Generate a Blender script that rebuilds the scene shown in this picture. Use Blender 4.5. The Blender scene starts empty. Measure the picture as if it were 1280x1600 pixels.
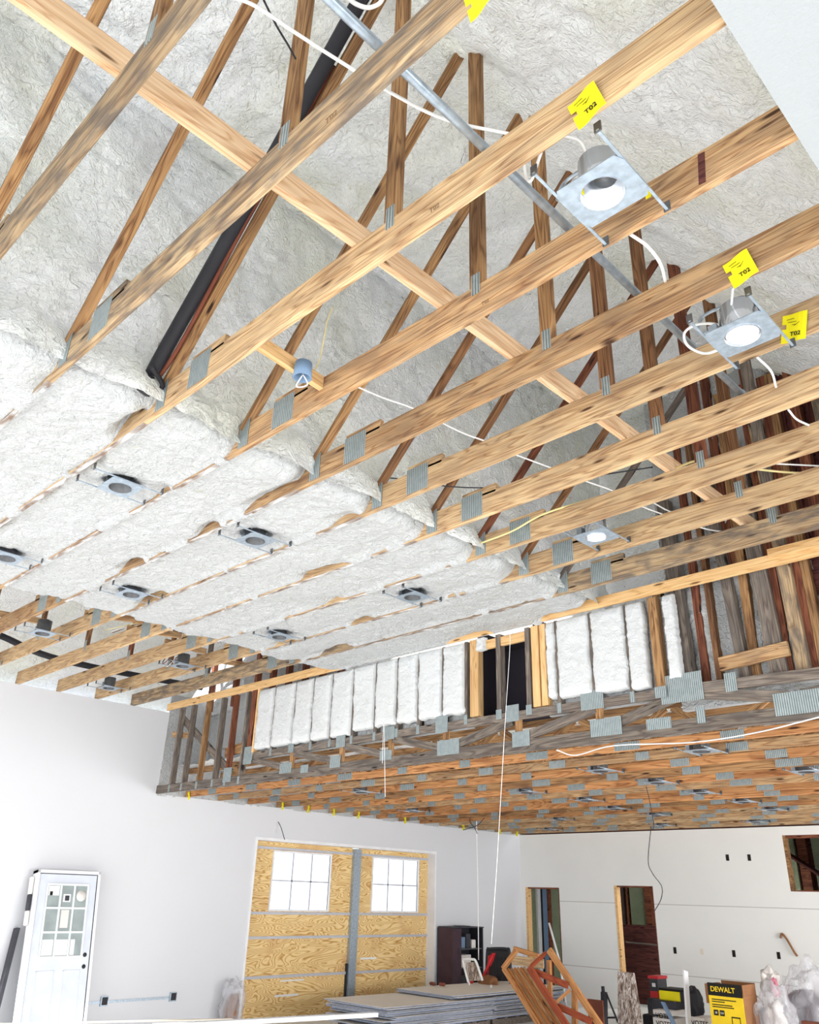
import bpy, bmesh, math, random
from mathutils import Vector, Matrix, noise
random.seed(7)
C = bpy.context.scene.collection
# ------------------------------------------------------------ camera, world, light, exposure
CAM = Vector((0, 0, 1.883)); FPX = 1262.84
RX = Vector((0.71525782, 0.69831852, 0.02752259)); UY = Vector((0.28183279, -0.3242593, 0.90300952)); FW = Vector((-0.63951272, 0.63812785, 0.42873806))
cd = bpy.data.cameras.new('camera'); cam = bpy.data.objects.new('camera', cd); C.objects.link(cam)
cd.sensor_fit = 'HORIZONTAL'; cd.sensor_width = 32; cd.lens = FPX / 1280 * 32; cd.clip_end = 200
cam.matrix_world = Matrix(((RX.x, UY.x, -FW.x, CAM.x), (RX.y, UY.y, -FW.y, CAM.y), (RX.z, UY.z, -FW.z, CAM.z), (0, 0, 0, 1)))
bpy.context.scene.camera = cam
vs = bpy.context.scene.view_settings
vs.view_transform = 'Standard'; vs.look = 'None'; vs.gamma = 1; vs.use_curve_mapping = False; vs.exposure = -0.12
w = bpy.data.worlds.new('world'); bpy.context.scene.world = w; w.use_nodes = True
w.node_tree.nodes['Background'].inputs[0].default_value = (0.93, 0.97, 1.0, 1); w.node_tree.nodes['Background'].inputs[1].default_value = 2.2

def area(name, loc, target, sx, sy, power, col=(1, 1, 1)):
    l = bpy.data.lights.new(name, 'AREA'); l.shape = 'RECTANGLE'; l.size = sx; l.size_y = sy; l.energy = power; l.color = col
    o = bpy.data.objects.new(name, l); C.objects.link(o); o.location = loc
    o.rotation_euler = (Vector(target) - Vector(loc)).to_track_quat('-Z', 'Y').to_euler(); return o
area('fill_front', (-4, -7.0, 1.4), (-3, 3, 4.6), 9, 2.6, 330, (.97, .99, 1))  # added soft light behind the camera, aimed up at the ceiling
area('fill_side', (6.8, 3.0, 1.4), (-2, 4, 4.4), 9, 2.6, 400, (.97, .99, 1))  # added soft light from the unseen right side, aimed up at the trusses
area('fill_low_section', (4.0, 11.2, 1.4), (-8, 12.6, 1.8), 5.0, 2.4, 820, (1, .985, .97))  # added general fill for the low section, source out of view
sl = bpy.data.lights.new('sun', 'SUN'); sl.energy = 13.0; sl.angle = .02; sl.color = (1, .97, .93)
so = bpy.data.objects.new('sun', sl); C.objects.link(so); so.rotation_euler = Vector((.02, math.cos(math.radians(25)), -math.sin(math.radians(25)))).to_track_quat('-Z', 'Y').to_euler()
area('fill_attic_pocket', (-11.4, 7.75, 5.0), (-11.0, 7.3, 3.4), .9, .3, 9)  # added hidden lamp that brightens the pocket behind the open studs
area('fill_back_room', (-8.4, 17.5, 3.1), (-8.6, 17.5, 0), 1.2, 1.2, 70, (.96, 1, .96))  # added lamp under the unseen ceiling, lights what the far openings show

def at(px, py, ax, val):
    d = FW * FPX + RX * (px - 640) - UY * (py - 800); i = 'xyz'.index(ax)
    return CAM + d * ((val - CAM[i]) / d[i])
# ------------------------------------------------------------ materials
def nt(name):
    m = bpy.data.materials.new(name); m.use_nodes = True; t = m.node_tree; return m, t, t.nodes['Principled BSDF']
def N(t, typ, **k):
    n = t.nodes.new(typ)
    for a, b in k.items(): setattr(n, a, b)
    return n
def ramp(t, fac, stops):
    r = N(t, 'ShaderNodeValToRGB'); e = r.color_ramp.elements
    while len(e) < len(stops): e.new(.5)
    for i, (p, c) in enumerate(stops): e[i].position = p; e[i].color = (*c, 1) if len(c) == 3 else c
    t.links.new(fac, r.inputs[0]); return r.outputs[0]
def mixc(t, fac, a, b, bt='MIX'):
    m = N(t, 'ShaderNodeMixRGB', blend_type=bt)
    for s, v in ((0, fac), (1, a), (2, b)):
        if hasattr(v, 'links') or isinstance(v, bpy.types.NodeSocket): t.links.new(v, m.inputs[s])
        elif s == 0: m.inputs[0].default_value = v
        else: m.inputs[s].default_value = (*v, 1)
    return m.outputs[0]
def lin(r, g, b):
    f = lambda c: (c / 255 / 12.92) if c / 255 <= .04045 else ((c / 255 + .055) / 1.055) ** 2.4
    return (f(r), f(g), f(b))
def bump(t, b, h, s=.3, d=.01):
    n = N(t, 'ShaderNodeBump'); n.inputs['Strength'].default_value = s; n.inputs['Distance'].default_value = d
    t.links.new(h, n.inputs['Height']); t.links.new(n.outputs[0], b.inputs['Normal'])
def objco(t, sc, rnd=True):
    tc = N(t, 'ShaderNodeTexCoord'); o = tc.outputs['Object']
    if rnd:
        oi = N(t, 'ShaderNodeObjectInfo'); mm = N(t, 'ShaderNodeMath', operation='MULTIPLY'); mm.inputs[1].default_value = 37.0
        t.links.new(oi.outputs['Random'], mm.inputs[0]); va = N(t, 'ShaderNodeVectorMath', operation='ADD')
        t.links.new(o, va.inputs[0]); t.links.new(mm.outputs[0], va.inputs[1]); o = va.outputs[0]
    mp = N(t, 'ShaderNodeMapping'); mp.inputs['Scale'].default_value = sc; t.links.new(o, mp.inputs[0]); return mp.outputs[0]
def noi(t, vec, sc=1, det=3, dist=0, ro=.5):
    n = N(t, 'ShaderNodeTexNoise'); n.inputs['Scale'].default_value = sc; n.inputs['Detail'].default_value = det; n.inputs['Distortion'].default_value = dist
    n.inputs['Roughness'].default_value = ro; t.links.new(vec, n.inputs['Vector']); return n.outputs['Fac']
def wood(name, light, mid, dark, stain=.35, weather=0.0):
    m, t, b = nt(name)
    g = noi(t, objco(t, (.55, 7, 7)), 1.6, 2, .6)
    mu = N(t, 'ShaderNodeMath', operation='MULTIPLY'); mu.inputs[1].default_value = 18; t.links.new(g, mu.inputs[0])
    fr = N(t, 'ShaderNodeMath', operation='PINGPONG'); fr.inputs[1].default_value = 1.0; t.links.new(mu.outputs[0], fr.inputs[0])
    ring = ramp(t, fr.outputs[0], [(0, light), (.4, light), (.7, mid), (.9, tuple(a_ * .5 + b2 * .5 for a_, b2 in zip(mid, dark))), (1, dark)])
    fine = noi(t, objco(t, (2, 160, 160)), 1, 2)
    col = mixc(t, .42, ring, ramp(t, fine, [(.32, dark), (.62, light)]), 'MIX')
    st = noi(t, objco(t, (1.6, 6, 6)), 1.3, 3, .4)
    col = mixc(t, ramp(t, st, [(.48, (0, 0, 0)), (.72, (stain,) * 3)]), col, dark)
    if weather:
        wn = noi(t, objco(t, (2.2, 9, 9)), 2.1, 5, .3)
        col = mixc(t, ramp(t, wn, [(.42, (0, 0, 0)), (.62, (weather,) * 3)]), col, lin(92, 86, 84))
    v = N(t, 'ShaderNodeTexVoronoi'); v.inputs['Scale'].default_value = 1; t.links.new(objco(t, (2.2, 3.5, 11)), v.inputs['Vector'])
    kn = ramp(t, v.outputs['Distance'], [(.07, (1, 1, 1)), (.15, (0, 0, 0))])
    col = mixc(t, kn, col, tuple(c * .35 for c in dark))
    oi = N(t, 'ShaderNodeObjectInfo'); hs = N(t, 'ShaderNodeHueSaturation'); mr = N(t, 'ShaderNodeMapRange')
    mr.inputs['To Min'].default_value = .74; mr.inputs['To Max'].default_value = 1.0
    t.links.new(oi.outputs['Random'], mr.inputs[0]); t.links.new(mr.outputs[0], hs.inputs['Value']); t.links.new(col, hs.inputs['Color'])
    t.links.new(hs.outputs[0], b.inputs['Base Color']); b.inputs['Roughness'].default_value = .75
    b.inputs['Specular IOR Level'].default_value = .25
    bump(t, b, fine, .25, .004); return m
M = {}
M['weathered'] = wood('weathered_pine', lin(192, 167, 132), lin(162, 134, 100), lin(112, 84, 62), .45, .75)
M['honey'] = wood('honey_pine', lin(226, 194, 150), lin(196, 158, 114), lin(134, 94, 64), .4, .22)
M['orange'] = wood('orange_pine', lin(216, 178, 132), lin(184, 140, 96), lin(118, 76, 50), .5, .3)
M['amber'] = wood('amber_pine', lin(190, 148, 102), lin(150, 108, 70), lin(84, 52, 38), .65)
M['brown'] = wood('brown_pine', lin(160, 116, 80), lin(122, 82, 54), lin(64, 40, 30), .6)
M['lowpine'] = wood('low_truss_pine', lin(220, 162, 108), lin(190, 128, 78), lin(116, 68, 42), .55)
M['darkred'] = wood('dark_red_pine', lin(150, 92, 66), lin(112, 62, 44), lin(66, 32, 26), .6)
M['pale'] = wood('pale_pine', lin(248, 216, 178), lin(232, 190, 148), lin(200, 150, 108), .18)
M['yellowpine'] = wood('yellow_pine', lin(240, 200, 146), lin(226, 182, 124), lin(190, 140, 86), .2)
M['grey'] = wood('grey_weathered_pine', lin(150, 138, 126), lin(112, 100, 92), lin(68, 56, 52), .4, .6)
M['stained'] = wood('stained_cedar', lin(206, 150, 96), lin(176, 116, 68), lin(130, 74, 42), .3)
M['stainslat'] = wood('stained_slat', lin(180, 120, 68), lin(160, 98, 52), lin(120, 66, 34), .25)
M['redstain'] = wood('red_stained_cedar', lin(168, 84, 52), lin(146, 66, 42), lin(104, 42, 30), .3)
m, t, b = nt('overspray_dust'); M['dusty'] = m
t.links.new(ramp(t, noi(t, objco(t, (5, 20, 1), False), 1, 4, .6), [(.38, lin(118, 92, 74)), (.5, lin(150, 142, 138)), (.64, lin(214, 212, 212))]), b.inputs['Base Color'])
M['sheath'] = wood('dark_sheathing', lin(118, 68, 62), lin(88, 46, 44), lin(56, 28, 30), .4)

def simple(name, col, rough=.6, metal=0, var=0, nsc=6, b_=0, spec=.3):
    m, t, b = nt(name); b.inputs['Roughness'].default_value = rough; b.inputs['Metallic'].default_value = metal; b.inputs['Specular IOR Level'].default_value = spec
    n = noi(t, objco(t, (nsc,) * 3), 1, 4)
    d = tuple(max(0, c * (1 - (var or .08))) for c in col)
    t.links.new(ramp(t, n, [(.35, d), (.65, col)]), b.inputs['Base Color'])
    if b_: bump(t, b, noi(t, objco(t, (nsc * 8,) * 3), 1, 3), b_, .004)
    return m
def foam_mat(name, base, shade, amt=.5, sc=1.0, bs=1.0):
    m, t, b = nt(name); co = objco(t, (1, 1, 1), False)
    a = noi(t, co, 1.1 * sc, 4, .5); c = ramp(t, a, [(.42, base), (.72, tuple(x * (1 - amt) + y * amt for x, y in zip(base, shade)))])
    v = N(t, 'ShaderNodeTexVoronoi'); v.inputs['Scale'].default_value = 2.6; t.links.new(co, v.inputs['Vector'])
    dk = ramp(t, v.outputs['Distance'], [(.0, (.8,) * 3), (.028, (0,) * 3)])
    gn = noi(t, co, 5.5, 6, 2.2, .65); c = mixc(t, ramp(t, gn, [(.60, (0, 0, 0)), (.72, (amt * .7,) * 3)]), c, lin(172, 168, 126))
    c = mixc(t, dk, c, lin(120, 118, 84)); t.links.new(c, b.inputs['Base Color']); b.inputs['Roughness'].default_value = .6
    b.inputs['Specular IOR Level'].default_value = .3
    n1 = noi(t, co, 16, 4, 1.6); n2 = noi(t, co, 55, 3, .8); ad = N(t, 'ShaderNodeMath', operation='MULTIPLY_ADD')
    t.links.new(n2, ad.inputs[0]); ad.inputs[1].default_value = .35; t.links.new(n1, ad.inputs[2]); bump(t, b, ad.outputs[0], bs, .035); return m
M['foam'] = foam_mat('attic_spray_foam', lin(244, 247, 250), lin(226, 228, 212), .7)
M['foamw'] = foam_mat('white_spray_foam', lin(192, 194, 196), lin(184, 186, 186), .5)
M['foamp'] = foam_mat('smooth_white_foam', lin(208, 210, 212), lin(200, 202, 200), .4, 1.0, .4)
M['foamg'] = foam_mat('green_spray_foam', lin(150, 160, 132), lin(120, 132, 100), .5)
m, t, b = nt('galvanized_plate'); M['plate'] = m
n = N(t, 'ShaderNodeTexWave'); n.bands_direction = 'X'; n.inputs['Scale'].default_value = 17; n.inputs['Distortion'].default_value = .3
t.links.new(objco(t, (1, 1, 1), False), n.inputs[0])
n2 = noi(t, objco(t, (26, 26, 26)), 1, 4)
col = mixc(t, .3, ramp(t, n.outputs['Fac'], [(.2, lin(92, 104, 108)), (.6, lin(176, 186, 188))]), ramp(t, n2, [(.35, lin(126, 138, 140)), (.7, lin(172, 182, 182))]))
t.links.new(col, b.inputs['Base Color']); b.inputs['Metallic'].default_value = .45; b.inputs['Roughness'].default_value = .5; bump(t, b, n.outputs['Fac'], .6, .004)
M['galv'] = simple('galvanized_steel', lin(176, 190, 204), .35, .6, .25, 30)
M['steel'] = simple('dull_steel', lin(110, 112, 116), .4, .7, .2, 30)
M['reflector'] = simple('bright_reflector', lin(225, 230, 238), .18, .85, .1, 10)
M['lens'] = simple('white_lens', lin(245, 246, 248), .4)
M['black'] = simple('black_rubber', lin(44, 44, 50), .6)
M['darkgrey'] = simple('dark_grey', lin(66, 66, 74), .6, 0, .3)
M['white'] = simple('white_paint', lin(236, 236, 240), .5)
M['doorwhite'] = simple('primed_door', lin(214, 220, 232), .5)
M['whiteplastic'] = simple('white_cable', lin(244, 244, 244), .4)
M['cream'] = simple('cream_cable', lin(236, 220, 158), .45)
M['yellow'] = simple('yellow_paper', lin(246, 232, 24), .6)
M['ink'] = simple('black_ink', lin(28, 26, 22), .7)
M['faint'] = simple('faded_stamp', lin(140, 112, 84), .8)
M['red'] = simple('red_plastic', lin(196, 34, 40), .4)
M['wall'] = simple('painted_drywall', lin(214, 215, 220), .85, 0, .02, .6)
M['wallfar'] = simple('bare_drywall', lin(236, 236, 234), .95, 0, .03, 1.2, spec=.1)
M['seam'] = simple('drywall_seam', lin(190, 184, 182), .9)
M['floor'] = simple('concrete_floor', lin(236, 236, 234), .7, 0, .06, 1.5)
M['pink'] = simple('pink_wrap', lin(214, 130, 150), .5)
M['blue'] = simple('blue_grey_box', lin(116, 142, 172), .5)
M['gypsum'] = simple('gypsum_paper', lin(232, 222, 208), .9, 0, .05, 2)
M['gypedge'] = simple('gypsum_edge', lin(152, 164, 190), .8, 0, .3, 12)
M['brownboard'] = simple('brown_board', lin(126, 70, 52), .7, 0, .3, 4)
M['cardboard'] = simple('cardboard', lin(150, 104, 70), .8, 0, .15)
M['boxyellow'] = simple('box_yellow', lin(252, 214, 36), .5)
M['boxwhite'] = simple('box_white', lin(232, 226, 222), .7)
M['cabinet'] = simple('dark_plum_laminate', lin(72, 52, 62), .45, 0, .2)
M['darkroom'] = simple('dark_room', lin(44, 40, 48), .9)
M['brownslab'] = simple('brown_grey_board', lin(110, 92, 88), .8, 0, .2)
M['sill'] = simple('aluminium_strip', lin(196, 198, 208), .4, .3)
m, t, b = nt('stipple_ceiling'); M['stipple'] = m; b.inputs['Base Color'].default_value = (*lin(168, 172, 175), 1); b.inputs['Roughness'].default_value = .9
bump(t, b, noi(t, objco(t, (70,) * 3, False), 1, 4, .5), .35, .008)
# plywood with contour-like grain
m, t, b = nt('plywood'); M['ply'] = m
g = noi(t, objco(t, (1.0, .62, 2.6)), 1.5, 2, .5); mu = N(t, 'ShaderNodeMath', operation='MULTIPLY'); mu.inputs[1].default_value = 52; t.links.new(g, mu.inputs[0])
fr = N(t, 'ShaderNodeMath', operation='PINGPONG'); fr.inputs[1].default_value = 1.0; t.links.new(mu.outputs[0], fr.inputs[0])
c1 = ramp(t, fr.outputs[0], [(0, lin(238, 210, 156)), (.5, lin(232, 200, 138)), (.82, lin(212, 170, 104)), (1, lin(176, 124, 64))])
c1 = mixc(t, ramp(t, noi(t, objco(t, (1, 1.2, 1.6)), 1.4, 3), [(.55, (0, 0, 0)), (.75, (.45,) * 3)]), c1, lin(176, 108, 54))
t.links.new(c1, b.inputs['Base Color']); b.inputs['Roughness'].default_value = .6
# mottled board
m, t, b = nt('mottled_board'); M['mottled'] = m
c1 = ramp(t, noi(t, objco(t, (30, 30, 5)), 1.2, 5, 1.2, .7), [(.4, lin(92, 72, 60)), (.5, lin(170, 150, 136)), (.6, lin(228, 224, 222))]); t.links.new(c1, b.inputs['Base Color'])
m, t, b = nt('clear_plastic_film'); M['film'] = m; b.inputs['Base Color'].default_value = (.74, .74, .79, 1); b.inputs['Alpha'].default_value = .32; b.inputs['Roughness'].default_value = .15; bump(t, b, noi(t, objco(t, (9, 9, 5), False), 1, 3, 1.5), .8, .03)
m, t, b = nt('window_glass'); M['glass'] = m; b.inputs['Base Color'].default_value = (.96, .98, 1, 1); b.inputs['Transmission Weight'].default_value = 1; b.inputs['Roughness'].default_value = .02; b.inputs['IOR'].default_value = 1.05
M['doorglass'] = simple('reflective_door_glass', lin(176, 190, 192), .12, .25, .2, 5)

# ------------------------------------------------------------ helpers
WM = {}
def put(name, me, mw, mat=None, parent=None):
    o = bpy.data.objects.new(name, me); C.objects.link(o)
    if parent is not None: o.parent = parent; o.matrix_basis = WM[parent.name].inverted() @ mw
    else: o.matrix_world = mw
    WM[o.name] = mw.copy()
    if mat is not None and me is not None and not me.materials: me.materials.append(M[mat])
    return o
def tag(o, label, cat=None, group=None, kind=None):
    if label: o['label'] = label
    if cat: o['category'] = cat
    if group: o['group'] = group
    if kind: o['kind'] = kind
    return o
def thing(name, loc, label, cat, group=None, rz=0):
    return tag(put(name, None, Matrix.Translation(loc) @ Matrix.Rotation(rz, 4, 'Z')), label, cat, group)
T = Matrix.Translation
def rot(ax, deg): return Matrix.Rotation(math.radians(deg), 4, ax)
def boxmesh(sx, sy, sz, bev=0.0):
    bm = bmesh.new(); bmesh.ops.create_cube(bm, size=1)
    for v in bm.verts: v.co = Vector((v.co.x * sx, v.co.y * sy, v.co.z * sz))
    if bev: bmesh.ops.bevel(bm, geom=bm.edges[:], offset=bev, segments=1, affect='EDGES')
    me = bpy.data.meshes.new('m'); bm.to_mesh(me); bm.free(); return me
def box(name, lo, hi, mat, parent=None, bev=0.0):
    lo, hi = Vector(lo), Vector(hi); s = hi - lo
    return put(name, boxmesh(abs(s.x), abs(s.y), abs(s.z), bev), T((lo + hi) / 2), mat, parent)
def struct(o, label=None): o['kind'] = 'structure'; o['label'] = label or o.name.replace('_', ' '); return o
def frame(p0, p1, up=(0, 0, 1)):
    p0, p1 = Vector(p0), Vector(p1); x = (p1 - p0).normalized(); y = Vector(up).cross(x)
    if y.length < 1e-4: y = Vector((0, 1, 0)).cross(x)
    y.normalize(); z = x.cross(y)
    m = Matrix((x, y, z)).transposed().to_4x4(); m.translation = (p0 + p1) / 2; return m
def lumber(name, p0, p1, t, h, mat, parent=None, up=(0, 0, 1), bev=.003):
    L = (Vector(p1) - Vector(p0)).length
    return put(name, boxmesh(L, t, h, bev), frame(p0, p1, up), mat, parent)
def tubemesh(pts, r, seg=8, closed=False):
    me = None; bm = bmesh.new(); pts = [Vector(p) for p in pts]; rings = []; n = len(pts); ref = Vector((.3, .2, 1)).normalized()
    for i, p in enumerate(pts):
        if closed: d = pts[(i + 1) % n] - pts[i - 1]
        else: d = pts[min(i + 1, n - 1)] - pts[max(i - 1, 0)]
        d.normalize(); a = d.cross(ref)
        if a.length < .05: a = d.cross(Vector((1, 0, 0)))
        a.normalize(); bb = d.cross(a); rr = r[i] if isinstance(r, (list, tuple)) else r
        rings.append([bm.verts.new(p + a * rr * math.cos(k * 2 * math.pi / seg) + bb * rr * math.sin(k * 2 * math.pi / seg)) for k in range(seg)])
    for i in range(n if closed else n - 1):
        A, B = rings[i], rings[(i + 1) % n]
        for k in range(seg): bm.faces.new((A[k], A[(k + 1) % seg], B[(k + 1) % seg], B[k]))
    if not closed: bm.faces.new(rings[0]); bm.faces.new(rings[-1][::-1])
    for f in bm.faces: f.smooth = True
    bmesh.ops.recalc_face_normals(bm, faces=bm.faces[:])
    me = bpy.data.meshes.new('m'); bm.to_mesh(me); bm.free(); return me
def spline(pts, n=8):
    pts = [Vector(p) for p in pts]; P = [pts[0] * 2 - pts[1]] + pts + [pts[-1] * 2 - pts[-2]]; out = []
    for i in range(1, len(P) - 2):
        for k in range(n):
            s = k / n; a, b, c, d = P[i - 1], P[i], P[i + 1], P[i + 2]
            out.append(.5 * ((2 * b) + (c - a) * s + (2 * a - 5 * b + 4 * c - d) * s * s + (3 * b - a - 3 * c + d) * s ** 3))
    return out + [pts[-1]]
def tube(name, pts, r, mat, parent=None, seg=8, smooth=True, closed=False):
    pts = [Vector(p) for p in pts]; c = sum(pts, Vector()) / len(pts)
    q = spline(pts) if smooth and len(pts) > 2 and not closed else pts
    return put(name, tubemesh([p - c for p in q], r, seg, closed), T(c), mat, parent)
def lathe(name, prof, loc, mat, parent=None, seg=24, mw=None):
    bm = bmesh.new(); rings = []
    for r, z in prof: rings.append([bm.verts.new((r * math.cos(k * 2 * math.pi / seg), r * math.sin(k * 2 * math.pi / seg), z)) for k in range(seg)])
    for A, B in zip(rings, rings[1:]):
        for k in range(seg): bm.faces.new((A[k], A[(k + 1) % seg], B[(k + 1) % seg], B[k]))
    for f in bm.faces: f.smooth = True
    bmesh.ops.recalc_face_normals(bm, faces=bm.faces[:])
    me = bpy.data.meshes.new('m'); bm.to_mesh(me); bm.free(); return put(name, me, mw or T(loc), mat, parent)
def text(name, body, size, mw, mat, parent):
    cu = bpy.data.curves.new('t', 'FONT'); cu.body = body; cu.size = size; cu.align_x = 'CENTER'; cu.align_y = 'CENTER'; cu.extrude = .0008; cu.offset = size * .015
    o = bpy.data.objects.new('t', cu); C.objects.link(o); bpy.context.view_layer.update()
    me = bpy.data.meshes.new_from_object(o.evaluated_get(bpy.context.evaluated_depsgraph_get())); bpy.data.objects.remove(o); me.materials.clear()
    return put(name, me, mw, mat, parent)
def poly(name, pts, thick, mat, parent=None):
    """extruded planar polygon given world points; thickness along its normal"""
    pts = [Vector(p) for p in pts]; c = sum(pts, Vector()) / len(pts); n = (pts[1] - pts[0]).cross(pts[2] - pts[0]).normalized() * thick
    bm = bmesh.new(); a = [bm.verts.new(p - c) for p in pts]; b_ = [bm.verts.new(p - c + n) for p in pts]
    bm.faces.new(a); bm.faces.new(b_[::-1]); k = len(pts)
    for i in range(k): bm.faces.new((a[i], b_[i], b_[(i + 1) % k], a[(i + 1) % k]))
    bmesh.ops.recalc_face_normals(bm, faces=bm.faces[:]); me = bpy.data.meshes.new('m'); bm.to_mesh(me); bm.free(); return put(name, me, T(c), mat, parent)
def grid(name, nu, nv, f, mat, parent=None, smooth=True, cull=None):
    bm = bmesh.new(); V = [[bm.verts.new(f(i / nu, j / nv)) for j in range(nv + 1)] for i in range(nu + 1)]
    for i in range(nu):
        for j in range(nv):
            fc = bm.faces.new((V[i][j], V[i + 1][j], V[i + 1][j + 1], V[i][j + 1])); fc.smooth = smooth
    me = bpy.data.meshes.new('m'); bm.to_mesh(me); bm.free(); return put(name, me, Matrix.Identity(4), mat, parent)
def nz(x, y, z=0, s=1.0): return noise.noise(Vector((x * s, y * s, z * s)))
def foamh(x, y, z=0):
    p = Vector((x, y, z)); d = noise.noise(p * 3.1) * .5
    a = noise.noise(p * 2.2) * .035
    r = 1 - abs(noise.noise(p * 7 + Vector((d, d, 0)) * 1.5)) * 2; r2 = 1 - abs(noise.noise(p * 15 + Vector((d * 2, 0, d))) * 2)
    return a + r * .016 + r2 * .007

XL, YF, ZL, ZH, YK = -12.25, 16.14, 3.224, 4.5, 6.77
Y0, SP = 1.8909, .60953
XM = XL / 2
def yc(i): return Y0 + SP * i
def roofz(x): d = -x if x > XM else x - XL; return 4.85 + .80 * d
# ------------------------------------------------------------ setting
struct(box('floor', (XL - .2, -9, -.1), (9, YF + 4, 0), 'floor'), 'grey concrete floor')
# left wall: painted drywall, high part up to 4.5, low part up to 3.22, with the big door opening
def wall_with_holes(name, plane, val, thick, u0, u1, zt, holes, mat):
    """plane 'x': wall in y-z at x=val; 'y': wall in x-z at y=val. holes: (u0,u1,z0,z1). one mesh."""
    us = sorted({u0, u1, *[h[0] for h in holes], *[h[1] for h in holes]}); zs = sorted({0, zt, *[h[2] for h in holes], *[h[3] for h in holes]})
    bm = bmesh.new()
    for a, b_ in zip(us, us[1:]):
        for c, d in zip(zs, zs[1:]):
            if any(h[0] <= a and b_ <= h[1] and h[2] <= c and d <= h[3] for h in holes): continue
            r = bmesh.ops.create_cube(bm, size=1)['verts']
            for v in r:
                u = a if v.co.x < 0 else b_; z = c if v.co.z < 0 else d; k = val if v.co.y < 0 else val + thick
                v.co = Vector((k, u, z)) if plane == 'x' else Vector((u, k, z))
    me = bpy.data.meshes.new('m'); bm.to_mesh(me); bm.free(); return put(name, me, Matrix.Identity(4), mat)
GD = (8.80, 13.27, 0, 2.68)
struct(wall_with_holes('wall_left', 'x', XL, -.15, YK + .03, YF, ZL - .004, [GD], 'wall'), 'light grey painted wall around the plywood doors')
struct(box('wall_left', (XL - .15, -3, 0), (XL, YK + .03, ZH - .004), 'wall'), 'tall light grey painted wall')
DO1, DO2, WO = (-12.11, -11.22, 0, 2.13), (-9.84, -8.97, 0, 2.19), (-6.26, -5.05, 2.14, 3.07)
struct(wall_with_holes('wall_far', 'y', YF, .12, XL, 4, ZL - .004, [DO1, DO2, WO], 'wallfar'), 'unpainted pinkish drywall at the far end')
for k, (z0, x0, x1) in enumerate(((1.86, DO1[1], DO2[0]), (1.86, DO2[1], 0), (.66, DO1[1], DO2[0]), (.66, DO2[1], 0))):
    struct(box('trim_%d' % (k + 1), (x0, YF - .003, z0), (x1, YF + .01, z0 + .012), 'seam'), 'drywall joint line')
struct(box('ceiling', (-.5, -9, ZH - .013), (9, YK + .1, ZH - .001), 'stipple'), 'white stippled finished ceiling')
struct(box('ceiling', (2.6, YK, ZL), (9, YF, ZL + .5), 'stipple'), 'low ceiling beyond the frame')
# back room behind the far wall
for nme, lo, hi, mt in (('wall_back_room', (XL - .1, YF + 2.6, 0), (4, YF + 2.7, 3.3), 'sheath'), ('wall_room_divider', (-4.2, YF + .12, 0), (-4.1, YF + 2.6, 3.2), 'sheath'), ('wall_room_outer', (XL - .2, YF + .12, 0), (XL - .05, YF + 2.6, 3.3), 'foamg'),
                        ('ceiling_back_room', (XL - .1, YF + .12, 3.25), (4, YF + 2.7, 3.3), 'sheath')):
    struct(box(nme, lo, hi, mt))
# roof foam, attic knee faces, gables
def roof_f(side):
    def f(u, v):
        d = -.35 + u * 5.1; y = -3 + v * (YK + 3.4); x = -d if side > 0 else XL + d
        z = 4.85 + .80 * d; zc = 6.78 + .02 * (d - 2.4); k_ = max(0, min(1, .5 + (zc - z) / .5)); z = z * k_ + zc * (1 - k_) - .12 * k_ * (1 - k_); h = foamh(x, y, d * 1.2) * 2.0  # slope levels off to a flat top, shaped to catch more light
        return Vector((x, y, z - h))
    return f
struct(grid('ceiling_roof_foam', 130, 260, roof_f(1), 'foam'), 'wrinkled spray foam under the right roof slope')
struct(grid('ceiling_roof_foam', 90, 170, roof_f(-1), 'foam'), 'wrinkled spray foam under the left roof slope')
def face_r(u, v):
    z = 4.55 + u * 3.9; y = -3 + v * (YK + 3.3); return Vector((-4.17 - .10 * max(0, 1 - u * 12) * -1 + foamh(5 + z, y, 2) * 2.0, y, z))
struct(grid('wall_attic_foam', 110, 260, face_r, 'foam'), 'foamed attic side wall above the chords')
struct(box('wall_attic', (-8.25, -3, 4.62), (-8.2, YK, 8.4), 'foam'))
struct(box('wall_room_floor', (-8.2, -3, 4.72), (-4.3, YK, 4.76), 'sheath'), 'floor deck above the foamed bays')
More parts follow.
